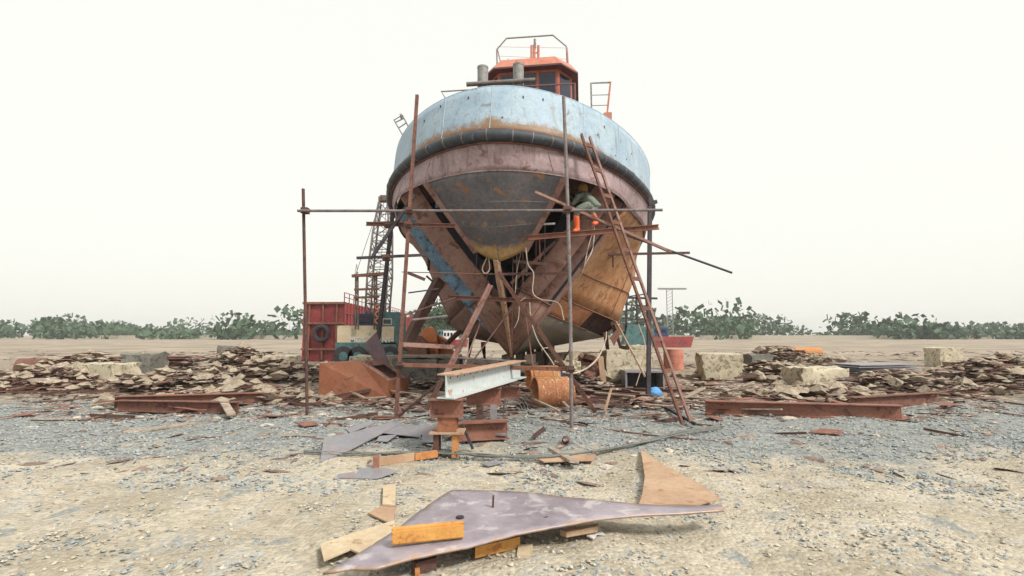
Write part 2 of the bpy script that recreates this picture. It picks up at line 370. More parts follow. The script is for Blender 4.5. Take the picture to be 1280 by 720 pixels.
def near_pos(ylo, yhi, xhalf=1.15, keep=lambda x, y, r: True, power=1.6):
    def f(r, n):
        out = []
        while len(out) < n:
            y = ylo+(yhi-ylo)*r.random()**power; x = (r.random()*2-1)*y*xhalf
            if keep(x, y, r): out.append((x, y, gz(x, y)))
        return np.array(out)
    return f
def clump(x, y): return math.sin(x*1.7+y*2.3)+math.sin(x*3.1-y*1.3+2)+.6*math.sin(x*.8+y*4.1)
scatter('grey_gravel', 'stone_grey', 'loose grey gravel spread in front of the hull', 15000,
        near_pos(5.2, 12.5, 1.1, lambda x, y, r: (y > 6.6 or clump(x, y) > .5) and r.random() < .35+.65*(clump(x, y) > -.4), 1.1),
        lambda r, n: .010+.024*r.random(n)**2.2, .7, 3)
scatter('sandy_pebbles', 'stone_tan', 'pale pebbles and crumbs on the sandy foreground', 13000,
        near_pos(2.6, 11, 1.15, lambda x, y, r: r.random() < .3+.7*(clump(x+3, y) > 0), 1.3),
        lambda r, n: .005+.018*r.random(n)**3, .7, 4)
scatter('foreground_gravel', 'stone_grey', 'scattered grey gravel bits over the sandy foreground', 6500,
        near_pos(2.6, 7.5, 1.15, lambda x, y, r: r.random() < .15+.85*(clump(x*1.3, y*1.2+4) > .2), 1.2), lambda r, n: .006+.016*r.random(n)**2.6, .7, 44)
scatter('dark_litter', 'litter', 'rusty flakes and small scrap littering the ground under the hull', 7000,
        near_pos(5.5, 19, .95, lambda x, y, r: r.random() < (.1 if y < 9.5 else .9), .8), lambda r, n: .02+.06*r.random(n)**2, .25, 5, 'litter', 2.6)
scatter('pale_litter', 'litter_pale', 'pale chips and torn rubbish lying among the rusty scrap', 2600,
        near_pos(5.5, 19, .95, lambda x, y, r: r.random() < (.1 if y < 9.5 else .9), .8), lambda r, n: .015+.055*r.random(n)**2, .25, 6, 'litter', 2.0)

# ------------------------------------------------------------------ the ship (local axes: x = across, y = aft, z = up)
X0, Y0, PSI = -.424, 10.316, .137
BB, LL, NN = 4.268, 6.589, 1.865
ship = thing('ship', 'unfinished tugboat hull with pale blue bulwark and bare lower frames, standing bow-on in the yard', 'ship', (X0, Y0, 0), -PSI)
def sl_w(v, u, z):   # ship to world
    return V3((X0+v*math.cos(PSI)+u*math.sin(PSI), Y0+u*math.cos(PSI)-v*math.sin(PSI), z))
def plan(u, fl):
    return (BB+fl)*(1-max(0, 1-max(0, u)/LL)**NN)**(1/NN)
def sheer(z0, u): return z0-.422*(1-math.exp(-max(0, u)/4))
US = [LL*(1-math.cos(math.pi/2*i/26)) for i in range(27)]+[7.6, 9, 11, 13, 15, 17, 19, 21]
def sym(fn):
    """port aft -> stem -> starboard aft"""
    a = [fn(u, -1) for u in reversed(US)]; b = [fn(u, 1) for u in US[1:]]
    return a+b
def fend(u, s): return V3((s*plan(u, -.326), u-.29, sheer(5.545, u)))
def btop(u, s): return V3((s*plan(u, -.281), u+.104, sheer(6.776, u)))
def bfl(u): return .224-.72*sstep(u, .5, 3.2)
def bbot(u, s): return V3((s*plan(u, bfl(u)), u-.145, sheer(4.874, u)))
rows = []; wr = []
NR = 9
for i in range(NR):
    t = i/(NR-1)
    rows.append([a.lerp(b, t)+V3((0, .10*math.sin(t*math.pi)*-1 if 0 else 0, 0)) for a, b in zip(sym(lambda u, s: fend(u, s)+V3((0, .03, .10))), sym(btop))])
    cx = [abs(p.x) for p in rows[-1]]
    wr.append([max(0, .86*(1-t/.52))*(1-.62*sstep(abs(x-.3), 1.2, 3.2)) + (.16 if t > .93 else 0) + .30*math.exp(-((p.x+.02)/.05)**2)*(t < .6) for x, p in zip(cx, rows[-1])])
bw = part('bulwark', MB().grid(rows, wr), 'bulwark', ship, 'pale blue bulwark plating with rust along its foot', smooth=60, solid=.02, local=True)
part('bulwark_lining', MB().grid([[V3((p.x*.975, p.y+.07, p.z)) for p in r] for r in rows]), 'bulwark_in', ship, smooth=60, local=True)
cap = MB().tube(sym(lambda u, s: btop(u, s)+V3((0, .03, .015))), .028, 6); part('cap_rail', cap, 'bulwark', ship, smooth=True, local=True)
# weld seams of the bulwark
sm = MB()
for u0, s0 in ((0, 1), (.33, -1), (1.25, -1), (3.0, -1), (.95, 1), (2.05, 1), (3.6, 1)):
    a, b = fend(u0, s0)+V3((0, .03, .1)), btop(u0, s0); n_ = V3((a.x*.15, -1, 0)).normalized() if u0 < 1 else V3((s0, -.6, 0)).normalized()
    sm.tube([a.lerp(b, k/6)+n_*.012 for k in range(7)], .010, 5)
part_split('weld_seam', sm, 'bulwark', bw, smooth=True, local=True)
# draught of small dents / lugs
lg = MB()
for u0, s0, t0 in ((.08, -1, .82), (.12, 1, .78), (.30, 1, .80), (.4, -1, .85), (1.3, 1, .45), (1.9, 1, .2), (2.4, 1, .3), (2.7, 1, .55), (.02, 1, .30), (.75, -1, .72), (1.5, 1, .72)):
    p = (fend(u0, s0)+V3((0, .03, .1))).lerp(btop(u0, s0), t0); nn = V3((s0*.3, -1, 0)).normalized()
    lg.box(p+nn*.012, (.025, .025, .06 if t0 > .7 else .025))
part_split('welding_lug', lg, 'dark_steel', bw, local=True)
# rubber fender + straps
fp = sym(fend)
fo = [p+V3((0, -.05 if abs(p.x) < 3 else 0, 0))+V3((.03*(1 if p.x > 0 else -1)*min(1, abs(p.x)/3), 0, 0)) for p in fp]
fe = part('rubber_fender', MB().tube(fo, .115, 14), 'fender', ship, 'black rubber tube fender wrapped round the bow', smooth=60, local=True)
acc = 0; nxt = .2; st = MB()
for a, b in zip(fo[:-1], fo[1:]):
    d = (b-a).length; n_ = (b-a).normalized()
    while nxt < acc+d:
        p = a+n_*(nxt-acc)
        if p.y < 6: st.tube([p-n_*.012, p+n_*.012], .121, 14)
        nxt += random.uniform(.40, .52)
    acc += d
part_split('fender_strap', st, 'galv', fe, smooth=60, local=True)
lp = MB(); lp.tube([p+V3((0, .05, .14)) for p in fo], .022, 6); lp.tube([p+V3((0, .06, -.13)) for p in fo], .02, 6)
part_split('fender_ledge', lp, 'rust', fe, smooth=True, local=True)
# purple band under the fender
top_ = sym(lambda u, s: fend(u, s)+V3((0, .05, -.08))); bot_ = sym(bbot)
BR = [[a.lerp(b, i/5) for a, b in zip(top_, bot_)] for i in range(6)]
bd = part('bow_band', MB().grid(BR), 'band', ship, 'faded purple primed plate band below the fender', smooth=60, solid=.03, local=True)
sm = MB(); sm.tube([p+V3((0, -.006, 0)) for p in bot_], .016, 5)
for u0, s0 in ((.06, -1), (.5, -1), (1.4, -1), (.35, 1), (1.05, 1), (2.0, 1), (3.0, 1)):
    a, b = fend(u0, s0)+V3((0, .05, -.08)), bbot(u0, s0); sm.tube([a+V3((0, -.02, 0)), b+V3((0, -.02, 0))], .009, 5)
part_split('weld_seam', sm, 'band', bd, smooth=True, local=True)
# bow shell (rounded nose) below the band
KS0, KS1 = V3((0, -.135, 4.87)), V3((0, 1.0, 3.17))
E0, E1 = bbot(.46, 1)+V3((0, .02, 0)), V3((.53, 1.15, 3.42))
rows = []; wr = []
for i in range(19):
    s = i/18; K = KS0.lerp(KS1, s)+V3((0, -.10*math.sin(s*math.pi), 0)); E = E0.lerp(E1, s)+V3((.05*math.sin(s*math.pi), 0, 0))
    r = []
    for j in range(-12, 13):
        q = abs(j)/12; e = 1.9-.5*s
        r.append(V3((E.x*j/12, K.y+(E.y-K.y)*q**e, K.z+(E.z-K.z)*q**(1.3))))
    rows.append(r); wr.append([max(0, .62*sstep(s, .70, .95))+(.42 if .30 < s < .38 or .52 < s < .62 else .12) for _ in r])
cn = part('bow_shell', MB().grid(rows, wr), 'cone', ship, 'dark grey rounded nose plating with ochre lower rim', smooth=60, solid=.02, local=True)
sm = MB()
for k in (6, 11): sm.tube([p+V3((0, -.012, 0)) for p in rows[k]], .008, 4)
sm.tube([r[12]+V3((0, -.01, 0)) for r in rows], .010, 5)
part_split('weld_seam', sm, 'cone', cn, smooth=True, local=True)
for s in (-1, 1):
    f_ = MB(); a = V3((s*(E0.x+.03), E0.y, E0.z)); b = V3((s*(E1.x+.03), E1.y, E1.z))
    f_.bar(a, b, .14, .12, up=(0, -1, 0), segs=6, bow=0)
    part('shell_edge_flange', f_, 'frame_brown', ship, local=True)
# stem bar
KT, KF = V3((0, 1.0, 3.17)), V3((0, 3.0, 1.0))
def stem(u): return KT.lerp(KF, (u-1)/2)
sb = MB(); pts = [KT+V3((-.06, 0, .05)), stem(1.4)+V3((-.05,-.03,0)), stem(2.0)+V3((-.01,-.03,0)), stem(2.6), KF]
sb.tube(pts, [.085,.08,.075,.06,.04], 6); part('stem_bar', sb, M['tan_flange'], ship, 'worn ivory stem bar', local=True)
sp = MB().slab([V3((.012, 1.1, 3.1)), V3((.012, 3.0, 1.02)), V3((.012, 3.4, 1.05)), V3((.012, 1.6, 3.0))], .024, (1,0,0))
part('stem_plate', sp, 'rust_dark', ship, local=True)
# web frames
def frame(K, T, wd, wd2, mat, s, flange=.16, label=None, tmax=1.0):
    K = V3(K); T = V3(T); K.x *= s; T.x *= s; d = (T-K).normalized()
    inn = V3((-s*abs(d.z), 0, abs(d.x))).normalized()
    o_, i_ = [], []
    for k in range(13):
        t = .02+(tmax-.02)*k/12; p = K.lerp(T, t)+V3((s*.07*math.sin(t*math.pi), 0, -.10*math.sin(t*math.pi)))
        o_.append(p); i_.append(p+inn*lerp(wd, wd2, t)*min(1, .25+t*4))
    fr = part('web_frame', MB().grid([o_, i_]), mat, ship, label, solid=.02, local=True)
    fl = MB().grid([[p+V3((0, -flange/2, 0)) for p in i_], [p+V3((0, flange/2, 0)) for p in i_]])
    part('flange', fl, mat if mat != 'frame_blue' else 'frame_brown', fr, solid=.018, local=True)
    return o_, i_
for s in (-1, 1):
    t1 = bbot(1.7 if s > 0 else 1.35, 1)-V3((.05, 0, 0)); t2 = bbot(2.45, 1)-V3((.03, 0, 0))
    frame((.07, 2.3, 1.78), t1, .44, .50, 'frame_brown', s, label='wide brown web frame')
    frame((.08, 2.98, 1.08), t2, .40, .56, 'frame_blue' if s < 0 else 'frame_brown', s, label='scuffed dark blue web frame' if s < 0 else 'outer brown web frame')
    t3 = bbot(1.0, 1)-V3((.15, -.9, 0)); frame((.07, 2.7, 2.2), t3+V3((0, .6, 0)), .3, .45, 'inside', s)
    # gusset plates hanging under the band
    g = MB()
    for u0, hh, ww in ((.50, .34, .34), (.98, .48, .30), (1.6, .30, .26)):
        p = bbot(u0, s); g.box(V3((p.x-s*.15, p.y+.85, p.z-hh/2+.02)), (ww, .015, hh), Matrix.Rotation(s*.35, 3, 'Z'))
    part_split('gusset', g, 'frame_brown' if s > 0 else 'frame_blue', ship, local=True)
    # longitudinal stringers inside the open bow
    g = MB()
    for z_, x_ in ((3.9, .62), (3.2, .42), (2.6, .26)):
        a = V3((s*.35, 2.0, z_)); b = bbot(3.4, s); g.bar(a, V3((b.x*x_*1.25, 3.9, z_+.1)), .03, .16)
    part_split('stringer', g, 'rust_dark', ship, local=True)
# hull side skin aft of the open frames
def section(i, u_, s):
    """polyline K,N1,chine,mid,T at station parameter i (0 = first plate edge)"""
    e = sstep(i, 0, 1)
    K = V3((0, lerp(3.02, 9, i) if i <= 1 else u_, 1.0)); uT = lerp(2.5, 9, i) if i <= 1 else u_
    Kp = V3((0, 3.02, 1.0)); Tp = bbot(2.5, 1)
    T = bbot(uT, 1) if uT < 20 else bbot(20, 1)
    T = V3((T.x, T.y, T.z+.05))
    f = lambda t, v, z: V3((lerp(lerp(Kp.x, Tp.x, t), v, e), lerp(K.y, T.y, t), lerp(lerp(Kp.z, Tp.z, t), z, e)))
    return [V3((s*p.x, p.y, p.z)) for p in (K, f(.30, 2.55, 1.45), f(.42, 3.1, 1.95), f(.70, 3.72, 3.6), T)]
ST = [0, .06, .13, .21, .30, .40, .5, .6, .7, .8, .9, 1.0]
for s in (-1, 1):
    S = [section(i, 0, s) for i in ST]+[section(1.01, u, s) for u in (11, 13, 15, 17, 19, 21)]
    def strip(a, b, lo=0, hi=None, sub=4):
        return [[r[a].lerp(r[b], k/sub) for k in range(sub+1)] for r in S[lo:hi]]
    part('bottom_plating', MB().grid(strip(0, 1)), 'bottom_plate' if s > 0 else 'lower_brown', ship, 'dark grey bottom plating' if s > 0 else None, smooth=25, solid=.02, local=True)
    if s > 0:
        part('bilge_plating', MB().grid(strip(1, 2, 0, 7)), 'orange_plate', ship, 'orange rusted bilge plate', smooth=25, solid=.02, local=True)
        part('bilge_plating', MB().grid(strip(1, 2, 10)), 'orange_plate', ship, smooth=25, solid=.02, local=True)
        ri = MB()
        for k in (6, 7, 8, 9, 10):
            for q in (0, .5):
                if k+q > 10: continue
                a = S[k][1].lerp(S[min(k+1, 11)][1], q); b = S[k][2].lerp(S[min(k+1, 11)][2], q); ri.bar(a+V3((-.08,0,.05)), b+V3((-.08,0,.05)), .03, .14)
        part_split('bilge_rib', ri, 'rust_dark', ship, 'short ribs showing through the missing bilge plate', local=True)
    else:
        part('bilge_plating', MB().grid(strip(1, 2)), 'lower_brown', ship, smooth=25, solid=.02, local=True)
    sd = [[*[r[2].lerp(r[3], k/4) for k in range(4)], *[r[3].lerp(r[4], k/4) for k in range(5)]] for r in S]
    sp_ = part('side_plating', MB().grid(sd), 'ochre' if s > 0 else 'frame_brown', ship, 'ochre rusted side plating' if s > 0 else 'brown side plating', smooth=35, solid=.02, local=True)
    sm = MB(); oo = V3((s*.02, 0, -.01))
    sm.tube([r[2]+oo for r in S], .022, 5); sm.tube([r[1]+oo for r in S[:8]], .02, 5)
    for k in (8,): sm.tube([p+oo*.9 for p in sd[k]], .012, 4)
    sm.tube([r[2].lerp(r[3], .62)+oo for r in S], .018, 5)
    sm.tube([S[0][0]+oo]+[S[0][k]+oo for k in (1, 2, 3)]+[S[0][4]+oo], .012, 5)
    part_split('plate_seam', sm, 'rust', ship, smooth=True, local=True)
    ga = MB().tube([S[0][0]+V3((0,.1,0)), S[0][4]+V3((0,.3,-.1))], .01, 4) if s < 0 else MB().tube([S[0][0]+V3((s*.0,-.03,.02)), *[S[0][k]+V3((-s*.02,-.035,.03)) for k in (1, 2, 3, 4)]], .045, 6); part('shadow_gap', ga, 'inside', ship, 'dark strip standing in for the shadowed gap along the unfinished plating' if s > 0 else None, local=True)  # near-black tube paints in the shade of the gap ahead of the side plating
    # lower shell by the stem
    K1 = stem(1.95); K2 = KF
    tt = bbot(1.25, 1); A1 = K1.lerp(V3((tt.x, tt.y, tt.z)), .17); A2 = S[0][1].lerp(S[0][2], .4)
    A1 = V3((s*abs(A1.x), A1.y-.05, A1.z)); A2 = A2+V3((0, -.05, 0))
    g = [[K1.lerp(K2, i/8)+V3((s*.05, -.03, 0)) for i in range(9)], [K1.lerp(K2, i/8).lerp(A1.lerp(A2, i/8), .5)+V3((s*.02, -.05, -.05)) for i in range(9)], [A1.lerp(A2, i/8) for i in range(9)]]
    lo = part('forefoot_plating', MB().grid(g), 'lower_brown', ship, 'dark brown forefoot plating beside the stem', smooth=40, solid=.02, local=True)
    sm = MB()
    for k in (3, 6): sm.tube([r[k]+V3((0, -.02, 0)) for r in g], .014, 4)
    sm.tube([p+V3((0,-.02,0)) for p in g[2]], .025, 5); part_split('plate_seam', sm, 'rust', lo, smooth=True, local=True)
# loose brackets under the bilge on the starboard side
br = MB(); br.slab([V3((2.75, 8.0, 1.42)), V3((3.15, 8.2, 1.95)), V3((3.25, 8.2, 1.85)), V3((2.9, 8.0, 1.15))], .03, (0,-1,0))
part('bilge_bracket', br, 'rust', ship, local=True)
# thin rods and hangers seen through the open bow
for k, (x, u, z0, z1) in enumerate(((.30,1.7,2.6,4.9),(.42,1.9,2.5,4.9),(.55,1.6,2.9,4.9),(.72,2.1,2.7,4.9),(.95,1.9,3.0,4.9),(-.45,1.9,2.6,4.9),(-.75,2.1,2.9,4.9))):
    part('hanger_rod', MB().tube([V3((x, u, z0)), V3((x+.02, u, z1))], .016+.008*(k % 2), 6), 'rust' if k % 2 else 'galv', ship, local=True)
for k, (a, b) in enumerate((((.15,1.8,2.75),(1.35,2.0,3.9)),((.2,1.9,3.3),(1.0,1.8,3.2)))):
    part('inner_brace', MB().bar(V3(a), V3(b), .05, .07), 'frame_brown', ship, local=True)
# bulkhead, deck, transom
_s = section(.30, 0, 1); _q = [V3((p.x*.86, 4.6, p.z+.12)) for p in _s]
bk = MB().slab([V3((0, 4.6, 1.2)), *_q[1:], V3((_q[4].x, 4.6, 4.95)), V3((-_q[4].x, 4.6, 4.95)), *[V3((-p.x, p.y, p.z)) for p in reversed(_q[1:])]], .03, (0,-1,0))
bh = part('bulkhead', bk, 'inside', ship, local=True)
g = MB()
for x in (-2.7,-1.9,-1.2,-.6, 0, .6, 1.2, 1.9, 2.7): g.bar(V3((x, 4.5, 1.5+abs(x)*.72)), V3((x, 4.5, 4.9)), .04, .14)
part_split('stiffener', g, 'rust_dark', bh, local=True)
dk = MB(); dp = [(fend(u, -1)+V3((.12, .1, -.35))) for u in reversed(US[2:])]+[(fend(u, 1)+V3((-.12, .1, -.35))) for u in US[2:]]
dk.slab(dp, .03, (0,0,1)); part('deck', dk, 'rust_dark', ship, local=True)
tr = MB(); a = [section(1.01, 21, -1), section(1.01, 21, 1)]; pts = [*a[1], btop(21, 1), btop(21, -1), *reversed(a[0][1:])]
tr.slab([V3((p.x, 21, p.z)) for p in pts], .03, (0,-1,0)); part('transom', tr, 'frame_brown', ship, local=True)
# foredeck bitts: two posts with a cross pipe
def w2l(p):
    d = p-V3((X0, Y0, 0)); return V3((d.x*math.cos(PSI)-d.y*math.sin(PSI), d.x*math.sin(PSI)+d.y*math.cos(PSI), d.z))
for (x, y) in ((603.5, 85), (648, 82)):
    t = w2l(at(x, y, 12.0)); g = MB(); rr = .13
    g.tube([V3((t.x, t.y, 5.1)), V3((t.x, t.y, t.z))], rr, 20); g.tube([V3((t.x, t.y, t.z-.02)), V3((t.x, t.y, t.z+.02))], rr*1.06, 20)
    part('bitt_post', g, 'steel_grey', ship, 'grey mooring post standing above the bow', smooth=True, local=True)
a = w2l(at(583, 105.5, 11.85)); b = w2l(at(669, 100, 11.85)); g = MB().tube([a, b], .055, 12); part('bitt_crossbar', g, 'galv', ship, smooth=True, local=True)
# wheelhouse
cb = w2l(at(660, 100, 18.4)); cx, cy = cb.x, cb.y
def oct_(hw, fw, y0, ch, ln, z): return [V3((cx-fw, cy+y0, z)), V3((cx+fw, cy+y0, z)), V3((cx+hw, cy+y0+ch, z)), V3((cx+hw, cy+ln, z)), V3((cx-hw, cy+ln, z)), V3((cx-hw, cy+y0+ch, z))]
zt = at(660, 88, 18.4).z; zb = 8.6
WH = dict(hw=1.62, fw=1.12, y0=0, ch=.75, ln=4.0)
wh = MB(); bot = oct_(z=zb, **WH); tp = oct_(z=zt, **WH); wh.add(bot+tp, [(i, (i+1) % 6, (i+1) % 6+6, i+6) for i in range(6)]+[(6,7,8,9,10,11)])
whp = part('wheelhouse', wh, 'red_brown', ship, 'red-brown octagonal wheelhouse with a salmon roof edge', local=True)
def rect_on(p, q, t0, t1, z0, z1, off, mb, thick):
    d = (q-p); n = V3((d.y, -d.x, 0)).normalized(); a = p.lerp(q, t0)+n*off; b = p.lerp(q, t1)+n*off
    mb.slab([V3((a.x, a.y, z0)), V3((b.x, b.y, z0)), V3((b.x, b.y, z1)), V3((a.x, a.y, z1))], thick, n)
wz0, wz1 = zt-1.15, zt-.12
for i, (spans) in {0: ((.03,.33),(.36,.64),(.68,.97)), 1: ((.14,.88),), 5: ((.14,.88),), 2: ((.06,.45),(.52,.93)), 4: ((.06,.45),(.52,.93))}.items():
    for (t0, t1) in spans:
        g = MB(); rect_on(bot[i], bot[(i+1) % 6], t0, t1, wz0, wz1, .012, g, .02); wi = part('window', g, 'maroon', whp, local=True)
        g = MB(); rect_on(bot[i], bot[(i+1) % 6], t0+.02, t1-.02, wz0+.06, wz1-.06, .022, g, .02); part('pane', g, 'glass', wi, local=True)
# roof: dark overhanging eave and a sloping salmon visor
OH = dict(hw=1.86, fw=1.26, y0=-.30, ch=.78, ln=4.3)
g = MB(); lo_ = oct_(z=zt-.02, **OH); mi = oct_(z=zt+.04, **OH); tp2 = oct_(z=zt+.44, hw=1.60, fw=1.02, y0=-.06, ch=.7, ln=4.0)
g.add(lo_+mi, [(i, (i+1) % 6, (i+1) % 6+6, i+6) for i in range(6)]+[(5,4,3,2,1,0)]); rf = part('roof', g, 'maroon', whp, 'dark overhanging wheelhouse eave', local=True)
g = MB(); g.add([p+V3((0,0,.003)) for p in mi]+tp2, [(i, (i+1) % 6, (i+1) % 6+6, i+6) for i in range(6)]+[(6,7,8,9,10,11)]); part('visor', g, 'salmon', rf, local=True)
g = MB(); g.box((cx, cy+3, 6.9), (4.6, 6, 3.6)); part('deckhouse', g, 'salmon', ship, local=True)
# arch rail and mast over the wheelhouse
def L2(x, y, Y): return w2l(at(x, y, Y))
ar = [L2(x, y, 19.4) for x, y in ((621.5,86),(621,62),(633,48),(691,44),(708,58),(709.5,90))]
g = MB().tube(ar, .032, 8); arch = part('arch_rail', g, 'steel_grey', ship, smooth=60, local=True)
g = MB(); g.tube([L2(622,62,19.4), L2(627,84,20)], .02, 6)
for a_, b_ in (((621,58.5),(708,60)), ((621.5,70),(709,74))): g.tube([L2(*a_, 20.2), L2(*b_, 20.2)], .007, 5)
for x in (635, 689): g.tube([L2(x, 84, 19.5), L2(x, 73, 19.5)], .018, 6)
g.bar(L2(709, 62, 19.5), L2(711, 90, 19.3), .05, .2); part('arch_brace', g, 'salmon', arch, local=True)
g = MB()
for x, y0, r in ((664.5,57,.05),(668,56,.05),(673,57,.05)): g.tube([L2(x, 84, 19.6), L2(x, y0, 19.6)], r, 10)
g.tube([L2(664,66,19.6), L2(673,66,19.6)], .03, 6); ms = part('mast', g, 'salmon', ship, 'short salmon triple mast on the wheelhouse roof', smooth=True, local=True)
g = MB().tube([L2(668.6, 60, 19.6), L2(668.6, 49, 19.6)], .05, 10); part('mast_top', g, 'steel_grey', ms, smooth=True, local=True)
# handrails
g = MB(); g.tube([L2(655,108,11.6), L2(718,104.5,12.2)], .02, 6); g.tube([L2(718,104,12.2), L2(718.5,130,12.2)], .035, 8); part('handrail', g, 'maroon', ship, local=True)
g = MB(); g.tube([L2(559,126,11.4), L2(551.5,114.5,11.4), L2(592,112,11.2)], .018, 6); part('handrail', g, 'steel_grey', ship, local=True)
g = MB(); g.tube([L2(739.5,140,13.4), L2(738.7,104,13.4), L2(763,103,13.6)], .024, 6)
for y in (119, 132): g.tube([L2(739,y,13.4), L2(761,y-.5,13.6)], .012, 5)
part('ladder_rail', g, 'steel_grey', ship, 'bare grey ladder rail above the starboard bulwark', local=True)
g = MB(); g.bar(L2(763,103,13.6), L2(758.5,146,13.6), .05, .10); g.box(L2(759.5,148,13.6), (.22,.2,.26)); part_split('rail_post', g, 'salmon', ship, local=True)
g = MB()
a, b, c, d = L2(504,170,14.2), L2(492.5,150,14.2), L2(513,163,14.2), L2(503,144,14.2)
g.tube([a, b, d, c], .022, 6); g.tube([a.lerp(b,.5), c.lerp(d,.5)], .018, 6); g.tube([a.lerp(b,.85), c.lerp(d,.8)], .018, 6); g.tube([b.lerp(d,.75), b.lerp(d,.95)+V3((0,0,-.02))], .08, 8)
part('fairlead_bracket', g, 'steel_grey', ship, 'small pipe bracket tilted over the port bulwark', local=True)

# keel blocks and props under the hull
for k, u in enumerate((4.6, 7.6, 11.0, 15)):
    p = sl_w(0, u, 0)
    t = thing('keel_block', ['crib of dark timbers and sleepers nearest the bow under the keel', 'second crib of dark timbers behind the bow under the keel', 'third crib of dark timbers under the keel amidships', 'farthest crib of dark timbers under the keel'][k], 'keel block', (p.x, p.y, 0), -PSI, 'keel blocks under the hull')
    for q in range(4):
        for s in (-1, 1):
            g = MB(); a = .5; off = s*.32
            if q % 2 == 0: g.bar((-a, off, .12+.245*q), (a, off, .12+.245*q), .22, .235)
            else: g.bar((off, -a, .12+.245*q), (off, a, .12+.245*q), .22, .235)
            part('sleeper', g, 'timber', t, local=True)
props = [((766,404),16.5,(780,446),'dark steel prop under the starboard bilge'), ((757,418),15.5,(762,452),'short dark prop beneath the bilge bracket'),
         ((589,425),14.8,(586,446),'short post under the port forefoot'), ((604,430),14.6,(606,448),'second short post under the port forefoot'), ((575,414),14.8,(558,430),'thin dark prop slanting from the port bilge')]
for (a, Y, b, lab) in props:
    p = at(*a, Y); q = gp(*b) if b[1] > 436 else at(*b, Y-.3)
    g = MB().bar(q, p, .13 if 'thin' not in lab else .10, .12); solo('prop', g, 'rust_dark', lab, 'prop', 'props under the hull')

# ------------------------------------------------------------------ scaffolding and ladder
def pole(name, a, Ya, b, Yb, r, mat, lab, cat='scaffold pole', kind='pipe', bow=0, group='scaffold poles round the bow'):
    r *= .85
    p, q = at(*a, Ya), at(*b, Yb)
    if a[1] > 430 and Ya == 'g': pass
    g = MB()
    if kind == 'pipe': g.tube([p.lerp(q, k/8)+V3((bow*math.sin(k/8*math.pi), 0, -abs(bow)*.3*math.sin(k/8*math.pi))) for k in range(9)], r, 10)
    elif kind == 'angle': g.angle(p, q, r*2, .010, segs=4, bow=bow)
    elif kind == 'channel': g.channel(p, q, r*2, r*1.1, .012, up=(0,0,1), segs=4, bow=bow)
    else: g.bar(p, q, r*2, r*2, segs=4, bow=bow)
    return solo(name, g, mat, lab, cat, group, smooth=60 if kind == 'pipe' else False)
pole('scaffold_standard', (496.5,521), 9.65, (523,118), 9.75, .036, 'rust', 'tall rusty angle standard rising left of the bow', kind='angle')
pole('scaffold_standard', (714.5,533), 8.65, (704.5,121), 8.9, .038, 'galv', 'tall grey-brown pipe standard rising right of the stem', bow=.03)
pole('scaffold_standard', (470,447), 14.4, (492,258), 14.2, .058, 'dark_steel', 'dark slanting standard in front of the crane boom', kind='bar')
pole('scaffold_standard', (810.5,499), 12.3, (812.5,246), 12.6, .055, 'dark_steel', 'dark upright standard behind the steel ladder', kind='bar')
pole('scaffold_standard', (384,517), 9.95, (379,236), 9.85, .036, 'rust_dark', 'outermost dark standard at the left end of the long pipe', 'scaffold pole', 'pipe')
pole('scaffold_ledger', (372,263.5), 9.72, (828,262.5), 9.55, .032, 'galv', 'long grey pipe running level across the bow', 'scaffold ledger', bow=.02)
pole('scaffold_ledger', (458,280), 9.9, (569,282.5), 9.95, .045, 'rust', 'rusty channel ledger across the left standard', 'scaffold ledger', 'channel')
pole('scaffold_ledger', (446,322.5), 9.9, (535,318.5), 9.9, .03, 'dark_steel', 'thin dark ledger at the left, below the channel one', 'scaffold ledger', 'bar')
pole('scaffold_ledger', (502,340), 9.85, (634,343), 10.2, .010, 'rust', 'thin rusty rod level from the left standard to the stem', 'scaffold rod')
pole('scaffold_ledger', (511,366), 9.9, (548,361), 10.6, .018, 'dark_steel', 'short dark rung at the left timber, uppermost', 'scaffold rung')
pole('scaffold_ledger', (515,400), 9.9, (559,395), 10.9, .030, 'galv', 'short grey rung at the left timber, lowest', 'scaffold rung')
pole('scaffold_ledger', (538,381), 10.8, (558,379), 11.0, .012, 'dark_steel', 'short thin rung at the left timber, middle', 'scaffold rung')
pole('scaffold_offcut', (510,341), 9.8, (531,349.5), 9.8, .035, 'rust_dark', 'short dark offcut hooked on the left standard', 'offcut', 'bar', group=None)
pole('scaffold_brace', (466,320), 9.8, (518,244), 9.85, .035, 'dark_steel', 'dark brace slanting up to the port side of the bow', 'scaffold brace', 'bar')
pole('scaffold_platform', (660,297.5), 10.75, (823,284), 10.95, .065, 'rust_red', 'long rusty channel plank the worker stands on', 'scaffold plank', 'channel', group=None)
pole('scaffold_brace', (668,242), 9.9, (838,317), 10.3, .040, 'frame_brown', 'brown angle brace slanting down behind the ladder', 'scaffold brace', 'angle')
pole('scaffold_brace', (778,292), 10.6, (915,341), 10.7, .028, 'dark_steel', 'dark pipe slanting down to the right past the ladder', 'scaffold brace')
pole('scaffold_ledger', (760,318), 10.9, (862,316), 10.9, .028, 'rust_dark', 'short brown ledger behind the ladder at mid height', 'scaffold ledger', 'bar')
pole('scaffold_ledger', (622,344.5), 11.2, (710,343), 11.2, .035, 'rust_dark', 'dark angle tied across the stem', 'scaffold ledger', 'angle')
pole('scaffold_crossbar', (560,371.5), 11.35, (676,376.5), 11.35, .055, 'rust', 'rusty channel crossbar clamped across the lower stem', 'crossbar', 'channel', group=None)
pole('scaffold_ledger', (499,456), 9.6, (716,461.5), 8.8, .040, 'rust_red', 'red-brown low rail joining the two tall standards', 'scaffold ledger', 'bar')
pole('scaffold_ledger', (503,430.5), 9.9, (572,434), 10.6, .05, 'frame_brown', 'brown plank rail low behind the left standard', 'scaffold plank', 'bar')
